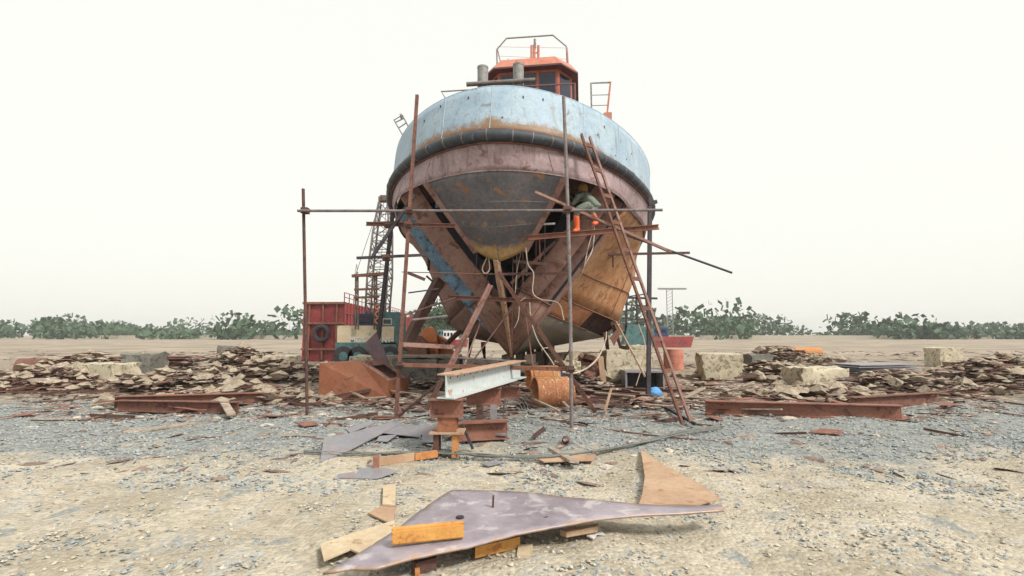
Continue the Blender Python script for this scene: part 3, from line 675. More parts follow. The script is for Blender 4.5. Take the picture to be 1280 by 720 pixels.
pole('thin_cross_pole', (575,470), 10.4, (600,405), 12.0, .02, 'frame_brown', 'thin rod leaning up behind the left bow strut', 'thin pole', group='thin poles tangled before the keel')
pole('thin_cross_pole', (586,458), 10.2, (640,385), 11.2, .018, 'rust_dark', 'thin dark rod crossing from low left up to the stem', 'thin pole', group='thin poles tangled before the keel')
pole('thin_cross_pole', (545,446), 10.6, (655,452), 10.6, .022, 'galv', 'thin grey rod level just below the keel foot', 'thin pole', group='thin poles tangled before the keel')
pole('thin_cross_pole', (668,470), 10.2, (655,380), 11.2, .016, 'rust', 'thin upright rod between the stem and the right strut', 'thin pole', group='thin poles tangled before the keel')
pole('thin_cross_pole', (502,395), 9.95, (570,372), 10.9, .018, 'rust_dark', 'thin dark rod rising from the left standard to the crossbar', 'thin pole', group='thin poles tangled before the keel')
pole('bow_strut', (557,470), 9.9, (613,357), 10.9, .048, 'frame_brown', 'brown angle strut slanting up to the left of the stem', 'strut', 'angle', group='struts bracing the bow')
pole('bow_strut', (742,517), 9.9, (621,342), 11.0, .052, 'rust', 'long rusty strut slanting down right of the stem', 'strut', 'angle', group='struts bracing the bow')
pole('bow_strut', (499,520), 9.7, (548,479), 9.3, .022, 'rust_dark', 'thin brace from the foot of the left standard', 'strut', 'bar', group='struts bracing the bow')
pole('bow_strut', (533,512), 9.0, (553,474), 9.0, .045, 'rust_dark', 'short dark leg beside the blue-grey beam end', 'strut', 'bar', group='struts bracing the bow')
pole('bow_strut', (806,470), 11.5, (770,402), 15.5, .03, 'plate_tan', 'pale rusty rod slanting down below the starboard bilge', 'strut', group='struts bracing the bow')
pole('leaning_stick', (756,515), 10.2, (764,486), 10.5, .022, 'plate_tan', 'thin tan stick standing in the gravel before the concrete block', 'stick', 'bar', group=None)
pole('scaffold_stub', (660,281), 11.2, (694,279.5), 11.2, .028, 'white', 'short pale double stub beside the nose flange', 'stub pipe', group=None)
pole('scaffold_hanger', (674,292), 11.3, (675,326), 11.3, .016, 'rust', 'thin hanger rod below the worker plank', 'hanger rod', group=None)
pole('scaffold_hanger', (811,255), 12.3, (821,252), 12.3, .05, 'dark_steel', 'stub clamp on top of the right standard', 'clamp', 'bar', group=None)
pole('leaning_timber', (505,436), 12.5, (549,350), 13.2, .135, 'rust_dark', 'thick dark timber leaning against the port side of the hull', 'timber', 'bar', group=None)
pole('spare_rod', (541,352), 12.8, (533,345), 12.8, .03, 'rust_dark', 'small bracket at the head of the leaning timber', 'bracket', 'bar', group=None)

for nm, x, y, Y in (('a',511.5,263.5,9.66),('b',708.5,262.6,8.82),('c',510.5,281,9.72),('d',500.5,456,9.62),('e',712.5,461.3,8.72),('f',381.5,263.5,9.82),('g',483,322,9.85),('h',485,281,9.88)):
    q = at(x, y, Y); g = MB().box(q, (.13,.14,.11)); g.tube([q+V3((-.03,-.09,0)), q+V3((.08,-.09,0))], .018, 6)
    solo('pipe_clamp', g, 'rust_dark', {'a':'clamp joining the long grey pipe to the tall left standard','b':'clamp joining the long grey pipe to the standard right of the stem','c':'clamp joining the channel ledger to the tall left standard','d':'clamp at the left end of the red-brown low rail','e':'clamp at the right end of the red-brown low rail','f':'clamp joining the long grey pipe to the outermost dark standard','g':'clamp joining the thin dark ledger to the slanting standard','h':'clamp joining the channel ledger to the slanting standard'}[nm], 'clamp', 'clamps on the scaffold poles')
# steel ladder
lt, lb = at(725.5,168,10.2), gp(852,531,.0); sp_v = V3((.19, .14, 0))
t = thing('steel_ladder', 'rusty steel ladder leaning up against the starboard bow', 'ladder', lb)
for k, m_ in ((0, 'rust'), (1, 'frame_brown')):
    g = MB().channel(lb+sp_v*k, lt+sp_v*k, .075, .04, .009, up=(0,-1,.3)); part('rail', g, m_, t)
n = 10
for k in range(1, n+1):
    p = lb.lerp(lt, (k-.4)/n); g = MB().bar(p+V3((0,-.02,0)), p+sp_v+V3((0,-.02,0)), .045, .07); part('rung', g, 'rust', t)

# hoses and ropes
def hose(pts, r, mat, lab, cat='hose', group='hoses and ropes hanging from the bow'):
    P = curve([at(x, y, Y) for x, y, Y in pts], 8); return solo('hose', MB().tube(P, r, 6), mat, lab, cat, group, smooth=True)
hose([(742,262,11.3),(743,280,11.2),(741,310,11.0),(733,328,10.9),(727,342,11.1)], .012, 'rope', 'pale rope looping down from the worker plank')
hose([(741,290,11.2),(735,310,11.1),(729,338,11.0),(722,352,11.4)], .011, 'rope', 'second pale rope below the worker plank')
hose([(657,308,11.3),(660,330,11.0),(667,342,10.9),(666,365,10.8),(676,374,10.8),(698,379,10.8),(705,400,10.8)], .012, 'rope', 'pale hose draped from the nose flange over the lower frames')
hose([(662,378,11.0),(664,400,10.9),(672,425,10.8),(690,452,10.5),(700,472,10.2)], .012, 'rope', 'hose drooping down beside the right strut')
hose([(703,465,9.8),(720,466,9.9),(738,457,10.5),(750,443,12),(757,425,13.5),(758,415,15)], .018, 'rope', 'pale hose sagging from the right standard to the bilge')
hose([(609,321,11.5),(603,336,11.4),(607,342,11.4),(612,336,11.4),(611,322,11.5)], .016, 'rope', 'small rope loop hanging at the left of the nose tip')
hose([(641,318,11.7),(641,360,11.7),(640,400,11.6),(640,448,11.6)], .010, 'rust', 'straight rusty wire hanging right of the stem', 'wire')
hose([(652,312,11.8),(646,340,11.7),(644,366,11.6)], .009, 'rope', 'thin wire hanging between the stem and the flange', 'wire')
hose([(657,372,10.9),(650,378,10.9),(648,398,10.9),(643,410,10.9)], .010, 'rope', 'short white cord end tied to the crossbar', 'cord')
hose([(798,405,12),(806,430,12),(803,455,12),(795,482,12)], .012, 'rope', 'thin cord hanging behind the concrete block', 'cord')

# ------------------------------------------------------------------ worker
def skin_body(name, joints, edges, mat, parent, org, sub=2):
    me = bpy.data.meshes.new(name); me.from_pydata([tuple(V3(j[0])-org) for j in joints], edges, []); o = bpy.data.objects.new(name, me); COL.objects.link(o)
    md = o.modifiers.new('s', 'SKIN'); md.use_smooth_shade = True
    for i, j in enumerate(joints):
        sv = me.skin_vertices[0].data[i]; sv.radius = j[1] if isinstance(j[1], tuple) else (j[1], j[1]); sv.use_root = (i == 0)
    sb_ = o.modifiers.new('u', 'SUBSURF'); sb_.levels = sub; sb_.render_levels = sub
    me.materials.append(M[mat]); o.parent = parent; return o
WY = 10.95
wf = at(721, 289.5, WY)
wk = thing('person', 'worker in grey-green clothes and orange rubber boots crouching on the rusty plank', 'person', wf)
J = lambda x, y, d=0: at(x, y, WY+d)
jt = [(J(743,251,.05), (.155,.135)), (J(735,247.5,.15), (.14,.12)), (J(727,246,.30), (.165,.125)), (J(727.5,240.5,.36), .055),       # pelvis, waist, chest, neck
      (J(722.5,246,.12), .062), (J(716,256,.15), .048), (J(711,251,.4), .036),                                        # near arm
      (J(731,243,.50), .062), (J(721,252,.62), .048), (J(714,247,.75), .036),                                            # far arm
      (J(739,255,-.05), .105), (J(721.5,262,-.10), .085), (J(720.5,272,-.02), .06),                                         # left thigh, knee, shin
      (J(747,256,.12), .105), (J(737,263.5,-.02), .08), (J(745,272,.14), .055)]
ed = [(0,1),(1,2),(2,3),(2,4),(4,5),(5,6),(2,7),(7,8),(8,9),(0,10),(10,11),(11,12),(0,13),(13,14),(14,15)]
skin_body('body', jt, ed, 'cloth', wk, V3(wf))
hd = J(729.5,236.5,.42); hp = [(hd+V3((0,.0,-.06)), .06), (hd+V3((-.015,.02,.0)), (.082,.095)), (hd+V3((-.01,.03,.07)), (.075,.088))]
skin_body('head', hp, [(0,1),(1,2)], 'skin', wk, V3(wf))
g = MB()
for k in range(9):
    pass
g.tube([hd+V3((-.01,.03,-.015)), hd+V3((-.01,.03,.04)), hd+V3((-.01,.03,.10)), hd+V3((-.01,.03,.145))], [.105,.112,.098,.04], 14)
g.tube([hd+V3((-.01,.03,-.10)), hd+V3((-.01,.03,-.015))], [.10,.106], 14)
part('cloth_hood', g, 'hood', wk, 'ochre cloth hood', smooth=True)
for side, (e, w1) in enumerate(((J(716,256,.15), J(711,251,.4)), (J(721,252,.62), J(714,247,.75)))):
    d = (w1-e).normalized(); up = V3((0,0,1)); x = d.cross(up).normalized(); P = w1+d*.02
    jj = [(P, .030), (P+d*.08, (.040,.020))]; ee = [(0,1)]
    for q in range(4):
        o_ = x*(-.033+.022*q); a0 = P+d*.085+o_; ln = (.034,.04,.037,.028)[q]
        i0 = len(jj); jj += [(a0+d*ln, .010), (a0+d*(ln*1.6)-up*.02, .009), (a0+d*(ln*1.7)-up*.045, .008)]; ee += [(1, i0), (i0, i0+1), (i0+1, i0+2)]
    i0 = len(jj); jj += [(P+d*.04+x*.045-up*.012, .012), (P+d*.075+x*.055-up*.03, .010)]; ee += [(0, i0), (i0, i0+1)]
    skin_body('hand', jj, ee, 'skin', wk, V3(wf), 1)
def boot(kn, an, toe, ps):
    jj = [(an, .060), (kn.lerp(an, .45), .068), (kn, .078), (an+V3((0,0,-.055)), (.062,.05)), (an.lerp(toe, .55)+V3((0,0,-.05)), (.052,.042)), (toe+V3((0,0,-.055)), (.045,.034))]
    skin_body('rubber_boot', jj, [(0,1),(1,2),(0,3),(3,4),(4,5)], 'boot', wk, V3(wf))
boot(J(720,266.5,-.05), J(721.5,284.5,.0), J(717,285.5,-.14), 0)
boot(J(738.5,265,.0), J(745.5,275,.18), J(741.5,277,.02), 1)

# ------------------------------------------------------------------ foreground plate and its offcuts
PZ = .15
def plate(pts, z, t, mat, lab, cat='steel plate', group=None, warp=0, name='steel_plate'):
    g = MB(); P = [gp(x, y, z) for x, y in pts]; P = [p+V3((0,0,warp*math.sin(p.x*2+p.y))) for p in P]
    g.slab(P, t, (0,0,1)); return solo(name, g, mat, lab, cat, group)
def plate_grid(pl, z, t, mat, lab):
    # triangulated sheet with worn rim, slightly sagging
    import mathutils.geometry as mg
    P = [gp(x, y, z) for x, y in pl]
    dense = []
    for a, b in zip(P, P[1:]+P[:1]):
        n = max(1, int((b-a).length/.06))
        for k in range(n): q = a.lerp(b, k/n); dense.append(q+V3((random.uniform(-.004,.004), random.uniform(-.004,.004), 0)))
    xs = [p.x for p in P]; ys = [p.y for p in P]; inner = []
    def inside(x, y):
        c = False; j = len(P)-1
        for i in range(len(P)):
            if (P[i].y > y) != (P[j].y > y) and x < (P[j].x-P[i].x)*(y-P[i].y)/(P[j].y-P[i].y)+P[i].x: c = not c
            j = i
        return c
    def dist(x, y):
        return min(((V3((x,y,0))-V3((a.x,a.y,0)).lerp(V3((b.x,b.y,0)), min(1, max(0, ((x-a.x)*(b.x-a.x)+(y-a.y)*(b.y-a.y))/max(1e-9, (b-a).xy.length_squared))))).length) for a, b in zip(P, P[1:]+P[:1]))
    x = min(xs)
    while x < max(xs):
        y = min(ys)
        while y < max(ys):
            if inside(x, y) and dist(x, y) > .035: inner.append(V3((x, y, z)))
            y += .07
        x += .07
    pts = [q.xy for q in dense+inner]; n = len(dense)
    r = mg.delaunay_2d_cdt(pts, [(i, (i+1) % n) for i in range(n)], [list(range(n))], 1, 1e-5)
    zz = lambda x, y: z+.012*math.sin(x*1.7+.6)+.008*math.sin(y*3.1)
    mb = MB(); mb.add([V3((p.x, p.y, zz(p.x, p.y))) for p in r[0]], r[2]); m0 = len(mb.v)
    for i, p in enumerate(r[0]): mb.w[i] = max(0, .55*(1-dist(p.x, p.y)/.13))
    o = solo('steel_plate', mb, mat, lab, 'steel plate', smooth=30)
    md = o.modifiers.new('thick', 'SOLIDIFY'); md.thickness = t; md.offset = -1
    return o
plate_grid([(404,716),(438,710),(470,710.5),(520,697),(585,685),(645,670),(700,661),(749,653),(800,648),(850,645),(905,640),(903,634),(845,636),(796,634.5),(708,626.5),(660,620),(616,617),(565,615),(556,620),(525,640),(492,664),(450,690)], PZ, .016, 'plate_purple',
           'large purple-grey wing-shaped steel plate lying in the foreground')
# chocks under the plate
for i, (pts, z, t, mt, lab) in enumerate([
    ([(594,684),(650,671),(648,668),(600,678)], .085, .075, 'channel', 'ochre steel block wedged under the front edge of the big plate'),
    ([(514,700),(545,692),(546,697),(520,704)], .09, .085, 'rust_dark', 'brown block under the left corner of the big plate'),
    ([(700,662),(748,654),(747,658),(708,665)], .09, .04, 'plate_tan', 'tan flat offcut sticking out under the big plate'),
    ([(648,680),(666,680),(664,694),(646,694)], .03, .02, 'plate_pale', 'pale square chip in front of the big plate'),
    ([(735,659),(748,657),(756,668),(746,667),(742,673),(733,669)], .03, .01, 'white', 'torn white scrap lying before the big plate'),
    ([(518,702),(524,702),(525,716),(519,716)], .06, .05, 'rust_orange', 'small orange rod end under the left corner of the big plate')]):
    plate(pts, z, t, mt, lab, 'offcut', name='offcut')
# ochre channel bar on the plate
a, b = gp(489.5,682,PZ+.02), gp(579.5,672.5,PZ+.02)
g = MB(); d = (b-a).normalized(); g.channel(a+V3((0,0,.05)), b+V3((0,0,.05)), .10, -.05, .012, up=(0,0,1))
solo('channel_bar', g, 'channel', 'short ochre channel bar lying on the big foreground plate', 'channel bar')
p = gp(616,638,PZ); g = MB().bar(p, p+V3((.004,0,.115)), .016, .02); solo('upright_peg', g, 'rust_dark', 'thin dark peg standing upright on the big foreground plate', 'peg')
p = gp(575,648,PZ+.012); g = MB(); g.tube([p, p+V3((0,0,.015))], .03, 10); solo('bolt_head', g, 'dark_steel', 'small dark nut on the big plate, left of the peg', 'nut', smooth=True)
p = gp(677,649,PZ+.012); g = MB(); g.tube([p, p+V3((.03,.0,.008)), p+V3((.05,.02,.006))], .011, 6); solo('bolt_head', g, 'dark_steel', 'small bent bolt on the big plate, right of the peg', 'bolt', smooth=True)
# curved rusty plate at the right, other lying plates
plate([(801,561),(822,577),(843,588),(880,607),(900,622),(870,631),(835,630),(797,635),(803,617),(806,596)], .06, .014, 'plate_tan', 'sandy-rust curved plate pointing up beside the right end of the big plate')
plate([(479,606),(495,604),(494,631),(478,630)], .06, .012, 'plate_pale', 'narrow pale offcut standing out left of the big plate')
plate([(460,641),(478,631),(494,630),(492,652),(484,652)], .045, .012, 'plate_tan', 'small brown triangular offcut left of the big plate')
plate([(400,680),(438,667),(493,650),(494,664),(452,692),(438,686),(405,700)], .07, .012, 'plate_pale', 'broad tan offcut partly under the left tip of the big plate')
plate([(405,548),(438,541),(491,527),(500,530),(438,562),(400,577)], .05, .012, 'plate_grey', 'blue-grey steel sheet lying at the left edge of the gravel')
plate([(432,536),(462,527),(470,528),(438,541)], .03, .010, 'plate_grey', 'thin grey strip sheet behind the blue-grey sheet')
plate([(478,541),(497,532),(543,531),(524,546)], .04, .010, 'plate_grey', 'grey steel sheet lying left of the beam trestle')
plate([(474,545),(497,543),(484,552),(470,551)], .03, .008, 'plate_grey', 'small grey sheet between the two larger sheets')
plate([(528,540),(546,529),(553,531),(552,551),(527,553)], .05, .012, 'plate_grey', 'dark grey sheet against the foot of the trestle')
plate([(605,531),(625,532),(634,543),(606,541)], .07, .03, 'plate_grey', 'grey slab lying right of the trestle')
plate([(600,579),(618,575),(632,577),(610,582)], .02, .012, 'plate_grey', 'dark flat offcut in the sand in front of the wire rope')
plate([(672,573),(700,568),(745,568),(742,575),(680,577)], .03, .012, 'plate_tan', 'tan sheet beside the wire rope')
plate([(425,586),(470,584),(500,588),(470,598),(420,597)], .015, .010, 'plate_grey', 'dusty grey sheet half buried at the left')
# angle irons on the sand, left
for (a, b, h, m_, lab) in (((474,577),(518,571),.10,'plate_tan','rusty tan angle iron lying before the wire rope'), ((466,577.5),(474,577),.14,'rust_red','short red-brown block at the end of the angle iron'),
                     ((518,571),(546,567),.08,'rust_orange','orange bent offcut next to the trestle foot'), ((430,575),(462,573),.03,'plate_pale','pale strip at the left end of the angle iron')):
    p, q = gp(*a, h/2), gp(*b, h/2); g = MB().angle(p-V3((0,0,h/2)), q-V3((0,0,h/2)), h, .012, flip=-1) if h == .10 else MB().bar(p, q, h*.8, h); solo('offcut', g, m_, lab, 'offcut')

# ------------------------------------------------------------------ trestle of H sections and the blue-grey beam
tb = gp(559, 568, 0); TZ = at(560, 498, tb.y).z
t = thing('beam_trestle', 'rust-red trestle of welded H sections carrying the blue-grey beam', 'trestle', tb)
g = MB().ibeam(tb+V3((0,.05,.30)), tb+V3((0,.05,TZ-.235)), .24, .25, .016, up=(0,1,0)); part('post', g, 'box_rust', t)
g = MB().ibeam(tb+V3((-.23,.03,TZ-.117)), tb+V3((.20,.03,TZ-.117)), .23, .26, .016); part('head_beam', g, 'rust_red', t)
g = MB().box(tb+V3((0,.05,.285)), (.44,.34,.022)); part('base_plate', g, 'plate_tan', t)
for s in (-1, 1):
    g = MB().bar(tb+V3((s*.12-.02,.05,-.03)), tb+V3((s*.12-.02,.05,.274)), .07, .24, up=(0,1,0)); part('foot', g, 'rust_orange' if s > 0 else 'rust_dark', t)
ba = at(557, 487, tb.y-.12); ba.z = TZ+.165; bb = at(650, 461, 9.6); bb.z = TZ+.20
bm_root = thing('steel_beam', 'long blue-grey painted I-beam resting on the trestle and pointing at the stem', 'steel beam', ba)
g = MB().bar(ba, bb, .016, .28); part('web', g, 'ibeam_blue', bm_root)
for s in (-1, 1):
    g = MB().bar(ba+V3((0,0,s*.15)), bb+V3((0,0,s*.15)), .25, .018); part('flange', g, 'tan_flange' if s > 0 else 'ibeam_blue', bm_root)
g = MB(); dd = (bb-ba).normalized()
for k in range(7): pp = ba+dd*(.12+.22*k)+V3((.012 if 0 else 0, 0, .10)); g.tube([pp+V3((.012,-.002,0)), pp+V3((-.012,.002,0))], .014, 8)
part('bolt_hole', g, 'rust_dark', bm_root)
# far support of the beam + rusty H sections piled beyond the trestle
def hb(a, b, Y, Y2, z, h, lab, mat='rust_red', grp='rusty H sections piled under the bow'):
    p = at(a, 500, Y); q = at(b, 500, Y2); p.z = q.z = z+h/2
    return solo('steel_section', MB().ibeam(p, q, h, h*.9, .016), mat, lab, 'steel section', grp)
hb(572, 634, 7.7, 7.9, .0, .26, 'lower rusty H section lying beyond the trestle')
hb(583, 626, 8.3, 8.4, .44, .26, 'upper rusty H section propped under the blue-grey beam')
hb(596, 650, 9.2, 9.3, .42, .20, 'far rusty H section behind the blue-grey beam')
for x, Y in ((600,8.2),(617,8.3)):
    p = at(x, 500, Y); solo('section_post', MB().box((p.x, p.y, .22), (.10,.14,.44)), 'rust_dark' if x == 600 else 'plate_grey', 'short dark post holding the upper H section' if x == 600 else 'short grey post holding the upper H section', 'post')
p = gp(591, 561, 0); q = at(577.5, 530, p.y); solo('leaning_offcut', MB().bar(p, q, .06, .012+.02), 'dark_steel', 'dark flat bar leaning right of the trestle', 'flat bar')
# wire rope across the sand
for k in range(4):
    o_ = (k-1.5)*1.3
    pts = [(380,565+o_),(438,567+o_),(500,566-o_*.6),(560,565+o_),(600,569-o_*.8),(650,571+o_*.5),(700,569+o_*.3),(760,561-o_*.5),(810,551+o_*.4),(850,541+o_),(900,534+o_)]
    P = [gp(x, y, .03+.015*(k % 2)) for x, y in pts]
    solo('wire_rope', MB().tube(curve(P, 6), .013, 6), 'cable', 'strand of grey wire rope snaking across the sand, with three others beside it', 'wire rope', 'strands of wire rope across the sand', smooth=True)
P = [gp(x, y, .02) for x, y in ((700,527),(740,534),(790,541),(842,547),(900,552))]; solo('rebar_rod', MB().tube(curve(P), .012, 6), 'rust', 'bent rusty rod lying in the gravel at the right', 'rod', smooth=True)
P = [gp(x, y, .02) for x, y in ((640,519),(700,526),(760,531),(800,533))]; solo('rebar_rod', MB().tube(curve(P), .010, 6), 'dark_steel', 'thin dark rod lying in the gravel behind the right standard', 'rod', smooth=True)
p = gp(706, 556, 0); g = MB().ring(p+V3((0,-.06,.055)), p+V3((.03,.10,.055)), .055, .01, 16); solo('pipe_stub', g, 'rust', 'small rusty pipe ring lying in the sand', 'pipe', smooth=60)

# ------------------------------------------------------------------ rust box with raised lid
bx = gp(438, 498, 0)
bl, brr = gp(398, 499, 0), gp(485, 497, 0)
hY = brr.y; dx = brr.x-bl.x
t = thing('rust_box', 'orange-rusted steel bin with a sloping top and open hatch at the left', 'steel bin', (bl+brr)/2)
A = bl; B_ = brr; back = V3((.30, 1.0, 0))
zA = .72; pk = at(455, 452, hY); kz = at(484, 476, hY).z
front = [A, B_, V3((B_.x, B_.y, kz)), V3((pk.x-.1, hY, pk.z)), V3((A.x, A.y, pk.z-.02))]
rear = [p+back for p in front]
g = MB(); g.add(front+rear, [(0,1,2,3,4), (9,8,7,6,5), (0,5,6,1), (1,6,7,2), (3,8,9,4), (4,9,5,0)]); part('shell', g, 'box_rust', t)
# sloping top as a frame round the hatch
f0, f1, r0, r1 = front[3], front[2], rear[3], rear[2]
def tp_(u, v): return f0.lerp(f1, u).lerp(r0.lerp(r1, u), v)+V3((0,0,.004))
g = MB()
for (u0, u1, v0, v1) in ((0,.25,0,1), (.9,1,0,1), (.25,.9,0,.22), (.25,.9,.80,1)):
    g.slab([tp_(u0,v0), tp_(u1,v0), tp_(u1,v1), tp_(u0,v1)], .02)
part('top_frame', g, 'frame_brown', t)
g = MB(); g.slab([tp_(.25,.22)+V3((0,0,-.35)), tp_(.9,.22)+V3((0,0,-.35)), tp_(.9,.8)+V3((0,0,-.35)), tp_(.25,.8)+V3((0,0,-.35))], .01); part('hatch_floor', g, 'dark_steel', t)
g = MB()
h0, h1 = tp_(.98,1.0), tp_(.35,1.0)
g.slab([at(491,466,h0.y-.1), at(474,462,h0.y), at(455,430,h0.y+.15), at(470.5,415,h0.y+.2), at(480,437,h0.y+.05)], .02, (0,-1,0))
part('lid', g, 'lid', t, 'purple-brown hatch lid standing open')
g = MB().tube([tp_(.12,.1), tp_(.12,.1)+V3((0,0,.06)), tp_(.22,.25)+V3((0,0,.06)), tp_(.22,.25)], .018, 6); part('handle', g, 'rust', t)

# ------------------------------------------------------------------ drum, bins, blocks
dl, dr = gp(668, 512, 0), gp(716, 510, 0)
ax = V3((dr.x-dl.x, .18, 0)).normalized(); rd = .33
c0 = V3((dl.x+.02, dl.y+.30, rd-.02))
t = thing('rusty_drum', 'flaking orange and cream steel drum lying on its side below the bow', 'drum', (c0.x, c0.y, 0))
g = MB().ring(c0, c0+ax*.80, rd, .014, 36); part('shell', g, 'drum', t, smooth=60)
g = MB().tube([c0+ax*.74, c0+ax*.75], rd-.02, 30); part('end_disc', g, 'rust_dark', t)
g = MB()
for q in (.02, .40, .78): g.ring(c0+ax*(q-.01), c0+ax*(q+.01), rd+.008, .012, 36)
part_split('rolling_hoop', g, 'drum', t, smooth=60)
c1 = at(676, 470, 12.2); c1.z = .36+.33
g = MB().ring(V3((c1.x-.3, 12.2, .55)), V3((c1.x+.4, 12.4, .55)), .26, .02, 26); solo('rusty_drum', g, 'rust_orange', 'small orange drum tucked behind the big flaking drum', 'drum', smooth=60)
c2 = at(683, 470, 11.8); g = MB().tube([V3((c2.x+.17*math.cos(a), 11.8, .62+.2*math.sin(a))) for a in [i*math.pi/10 for i in range(11)]], .018, 6); solo('pipe_hoop', g, 'plate_tan', 'bent hoop of pale pipe standing behind the drum', 'hoop', smooth=True)
c3 = at(698, 468, 12.8); g = MB().box((c3.x, 13.0, .32), (.46,.5,.56)); g.box((c3.x, 12.74, .45), (.40,.02,.05)); solo('navy_crate', g, 'navy', 'dark navy crate in the shade behind the drum', 'crate')
def rough_block(name, c, size, mat, lab, cat, seed, group=None, rz=0, amp=.02, n=6):
    r = np.random.default_rng(seed); g = MB(); a, b, h = size; rot = Matrix.Rotation(rz, 3, 'Z')
    import itertools
    vid = {}; vs = []; fs = []
    def vt(i, j, k):
        if (i, j, k) not in vid:
            e = (i in (0, n))+(j in (0, n))+(k in (0, n)); q = V3(((i/n-.5)*a, (j/n-.5)*b, k/n*h)); ch = .985 if e >= 2 else 1
            q = V3((q.x*ch, q.y*ch, q.z))+V3(tuple(r.normal(size=3)*amp*(1 if k > 0 else .2)))*(1.3 if e >= 2 else .7); vid[(i,j,k)] = len(vs); vs.append(V3(c)+rot@q)
        return vid[(i,j,k)]
    for i in range(n):
        for j in range(n):
            for f in ((0, 'x'), (n, 'x'), (0, 'y'), (n, 'y'), (0, 'z'), (n, 'z')):
                k0, axn = f
                P = [(i,j),(i+1,j),(i+1,j+1),(i,j+1)]
                fs.append(tuple(vt(*( (k0,p,q) if axn == 'x' else (p,k0,q) if axn == 'y' else (p,q,k0))) for p, q in P))
    g.add(vs, fs); return solo(name, g, mat, lab, cat, group, smooth=35)
q = gp(778, 485, 0); rough_block('concrete_block', (q.x+.03, q.y+.35, 0), (1.05,.9,1.08), 'concrete', 'mossy cream concrete block standing under the starboard bilge', 'concrete block', 1, rz=.06, amp=.012)
q = gp(803, 474, 0); rough_block('concrete_block', (q.x, q.y+.9, 0), (.9,.9,1.15), 'concrete', 'paler concrete block half hidden behind the mossy one', 'concrete block', 2, rz=.15, amp=.015)
q = at(753, 480, 14.4); solo('upright_plank', MB().bar(V3((q.x, 14.1, 0)), V3((q.x-.08, 14.2, .95)), .15, .07, up=(0,1,0)), 'plate_tan', 'tan plank standing against the left face of the mossy block', 'plank')
rough_block('concrete_ledge', (at(503,460,16.5).x-.6, 16.6, 0), (2.0,1.0,.85), 'concrete', 'pale concrete ledge behind the open bin lid', 'concrete block', 3)
rough_block('concrete_ledge', (at(522,460,16).x+.0, 16.0, 0), (1.35,1.0,.82), 'concrete_dark', 'dark damp concrete block left of the leaning timber foot', 'concrete block', 4, amp=.02)
rough_block('concrete_ledge', (at(547,460,16).x+.15, 16.1, 0), (1.15,1.0,.80), 'concrete_dark', 'darkest concrete block nearest the port bilge', 'concrete block', 5, amp=.02)
for k, (x, z_, L_) in enumerate(((530,.87,2.3),)):
    q = at(x, 440, 15.8); solo('plank', MB().bar(V3((q.x-L_/2, 15.7, .88)), V3((q.x+L_/2, 15.9, .90)), .5, .07), 'timber_pale', 'grey plank lying on top of the dark concrete blocks', 'plank')
# second bench of low blocks far behind on the right: long pale wall top
rough_block('low_wall', (at(745,440,17.5).x, 18.2, 0), (3.2,.6,.90), 'slab', 'long pale low wall behind the rubble under the starboard side', 'wall', 7, amp=.02, n=8)
# rubble heap of broken slabs
protos = []
for k in range(4):
    r = np.random.default_rng(50+k); g = MB(); n = 6; pts = [V3((math.cos(2*math.pi*i/n)*.24*r.uniform(.7,1.2), math.sin(2*math.pi*i/n)*.16*r.uniform(.7,1.2), .05)) for i in range(n)]
    g.slab(pts, .09, (0,0,1)); protos.append(g)
first = []
cnt = 0
for k in range(110):
    x = random.uniform(698, 752); lay = k//22; Y = random.uniform(14.2, 16.8); q = at(x, 470, Y); z = .04+.19*lay+random.uniform(-.05,.05)
    if lay > 3: q.x = lerp(q.x, at(728,470,Y).x, .3)
    rot = (random.uniform(-.6,.6), random.uniform(-.6,.6), random.uniform(0,6.3)); sc = random.uniform(.5,1.5)
    if len(first) < 4:
        o = solo('broken_slab', protos[len(first)], ['slab','rust','concrete','timber_pale'][len(first)], 'broken slab or lump in the rubble heap left of the mossy concrete block', 'rubble', 'broken slabs in the rubble heap')
        o.location = (q.x, q.y, z); o.rotation_euler = rot; first.append(o)
    else:
        o = copy_thing(first[k % 4], (q.x, q.y, z), rot, (sc, sc, sc*random.uniform(.7,1.3)))
# long steel bars lying at the right
for k, (a, b, h, m_, lab) in enumerate([((700,489),(850,500),.14,'rust','lowest long rusty beam lying along the gravel edge at the right'), ((704,483),(800,493),.10,'rust_dark','dark beam lying behind the long rusty beam'),
        ((690,492),(760,486),.06,'rust_red','thin red bar lying across the beam ends'), ((776,494),(800,502),.07,'dark_steel','short dark bar angled in front of the long rusty beam'),
        ((760,487),(880,489),.09,'rust','rusty bar lying beyond the blue bag'), ((826,506),(870,530),.05,'dark_steel','dark bar slanting towards the ladder foot')]):
    p, q = gp(*a, h/2), gp(*b, h/2); solo('steel_bar', MB().channel(p, q, h, h*.6, .012), m_, lab, 'steel bar', 'steel bars lying on the ground at the right')
for k, (a, b, z, lab) in enumerate([((505,470),(545,469),.10,'grey plank lying flat left of the trestle'), ((503,480),(555,477),.06,'dusty plank behind the thin brace'), ((560,440),(618,457),.18,'pale timber slanting up under the port bilge'),
                                    ((520,462),(556,462),.20,'dark plank under the low rail'), ((508,492),(550,487),.05,'weathered plank nearest the left standard')]):
    p, q = gp(*a, z), gp(*b, z); solo('plank', MB().bar(p, q, .18, .05), 'timber_pale' if k in (0,1,2) else 'timber', lab, 'plank', 'planks scattered under the bow')
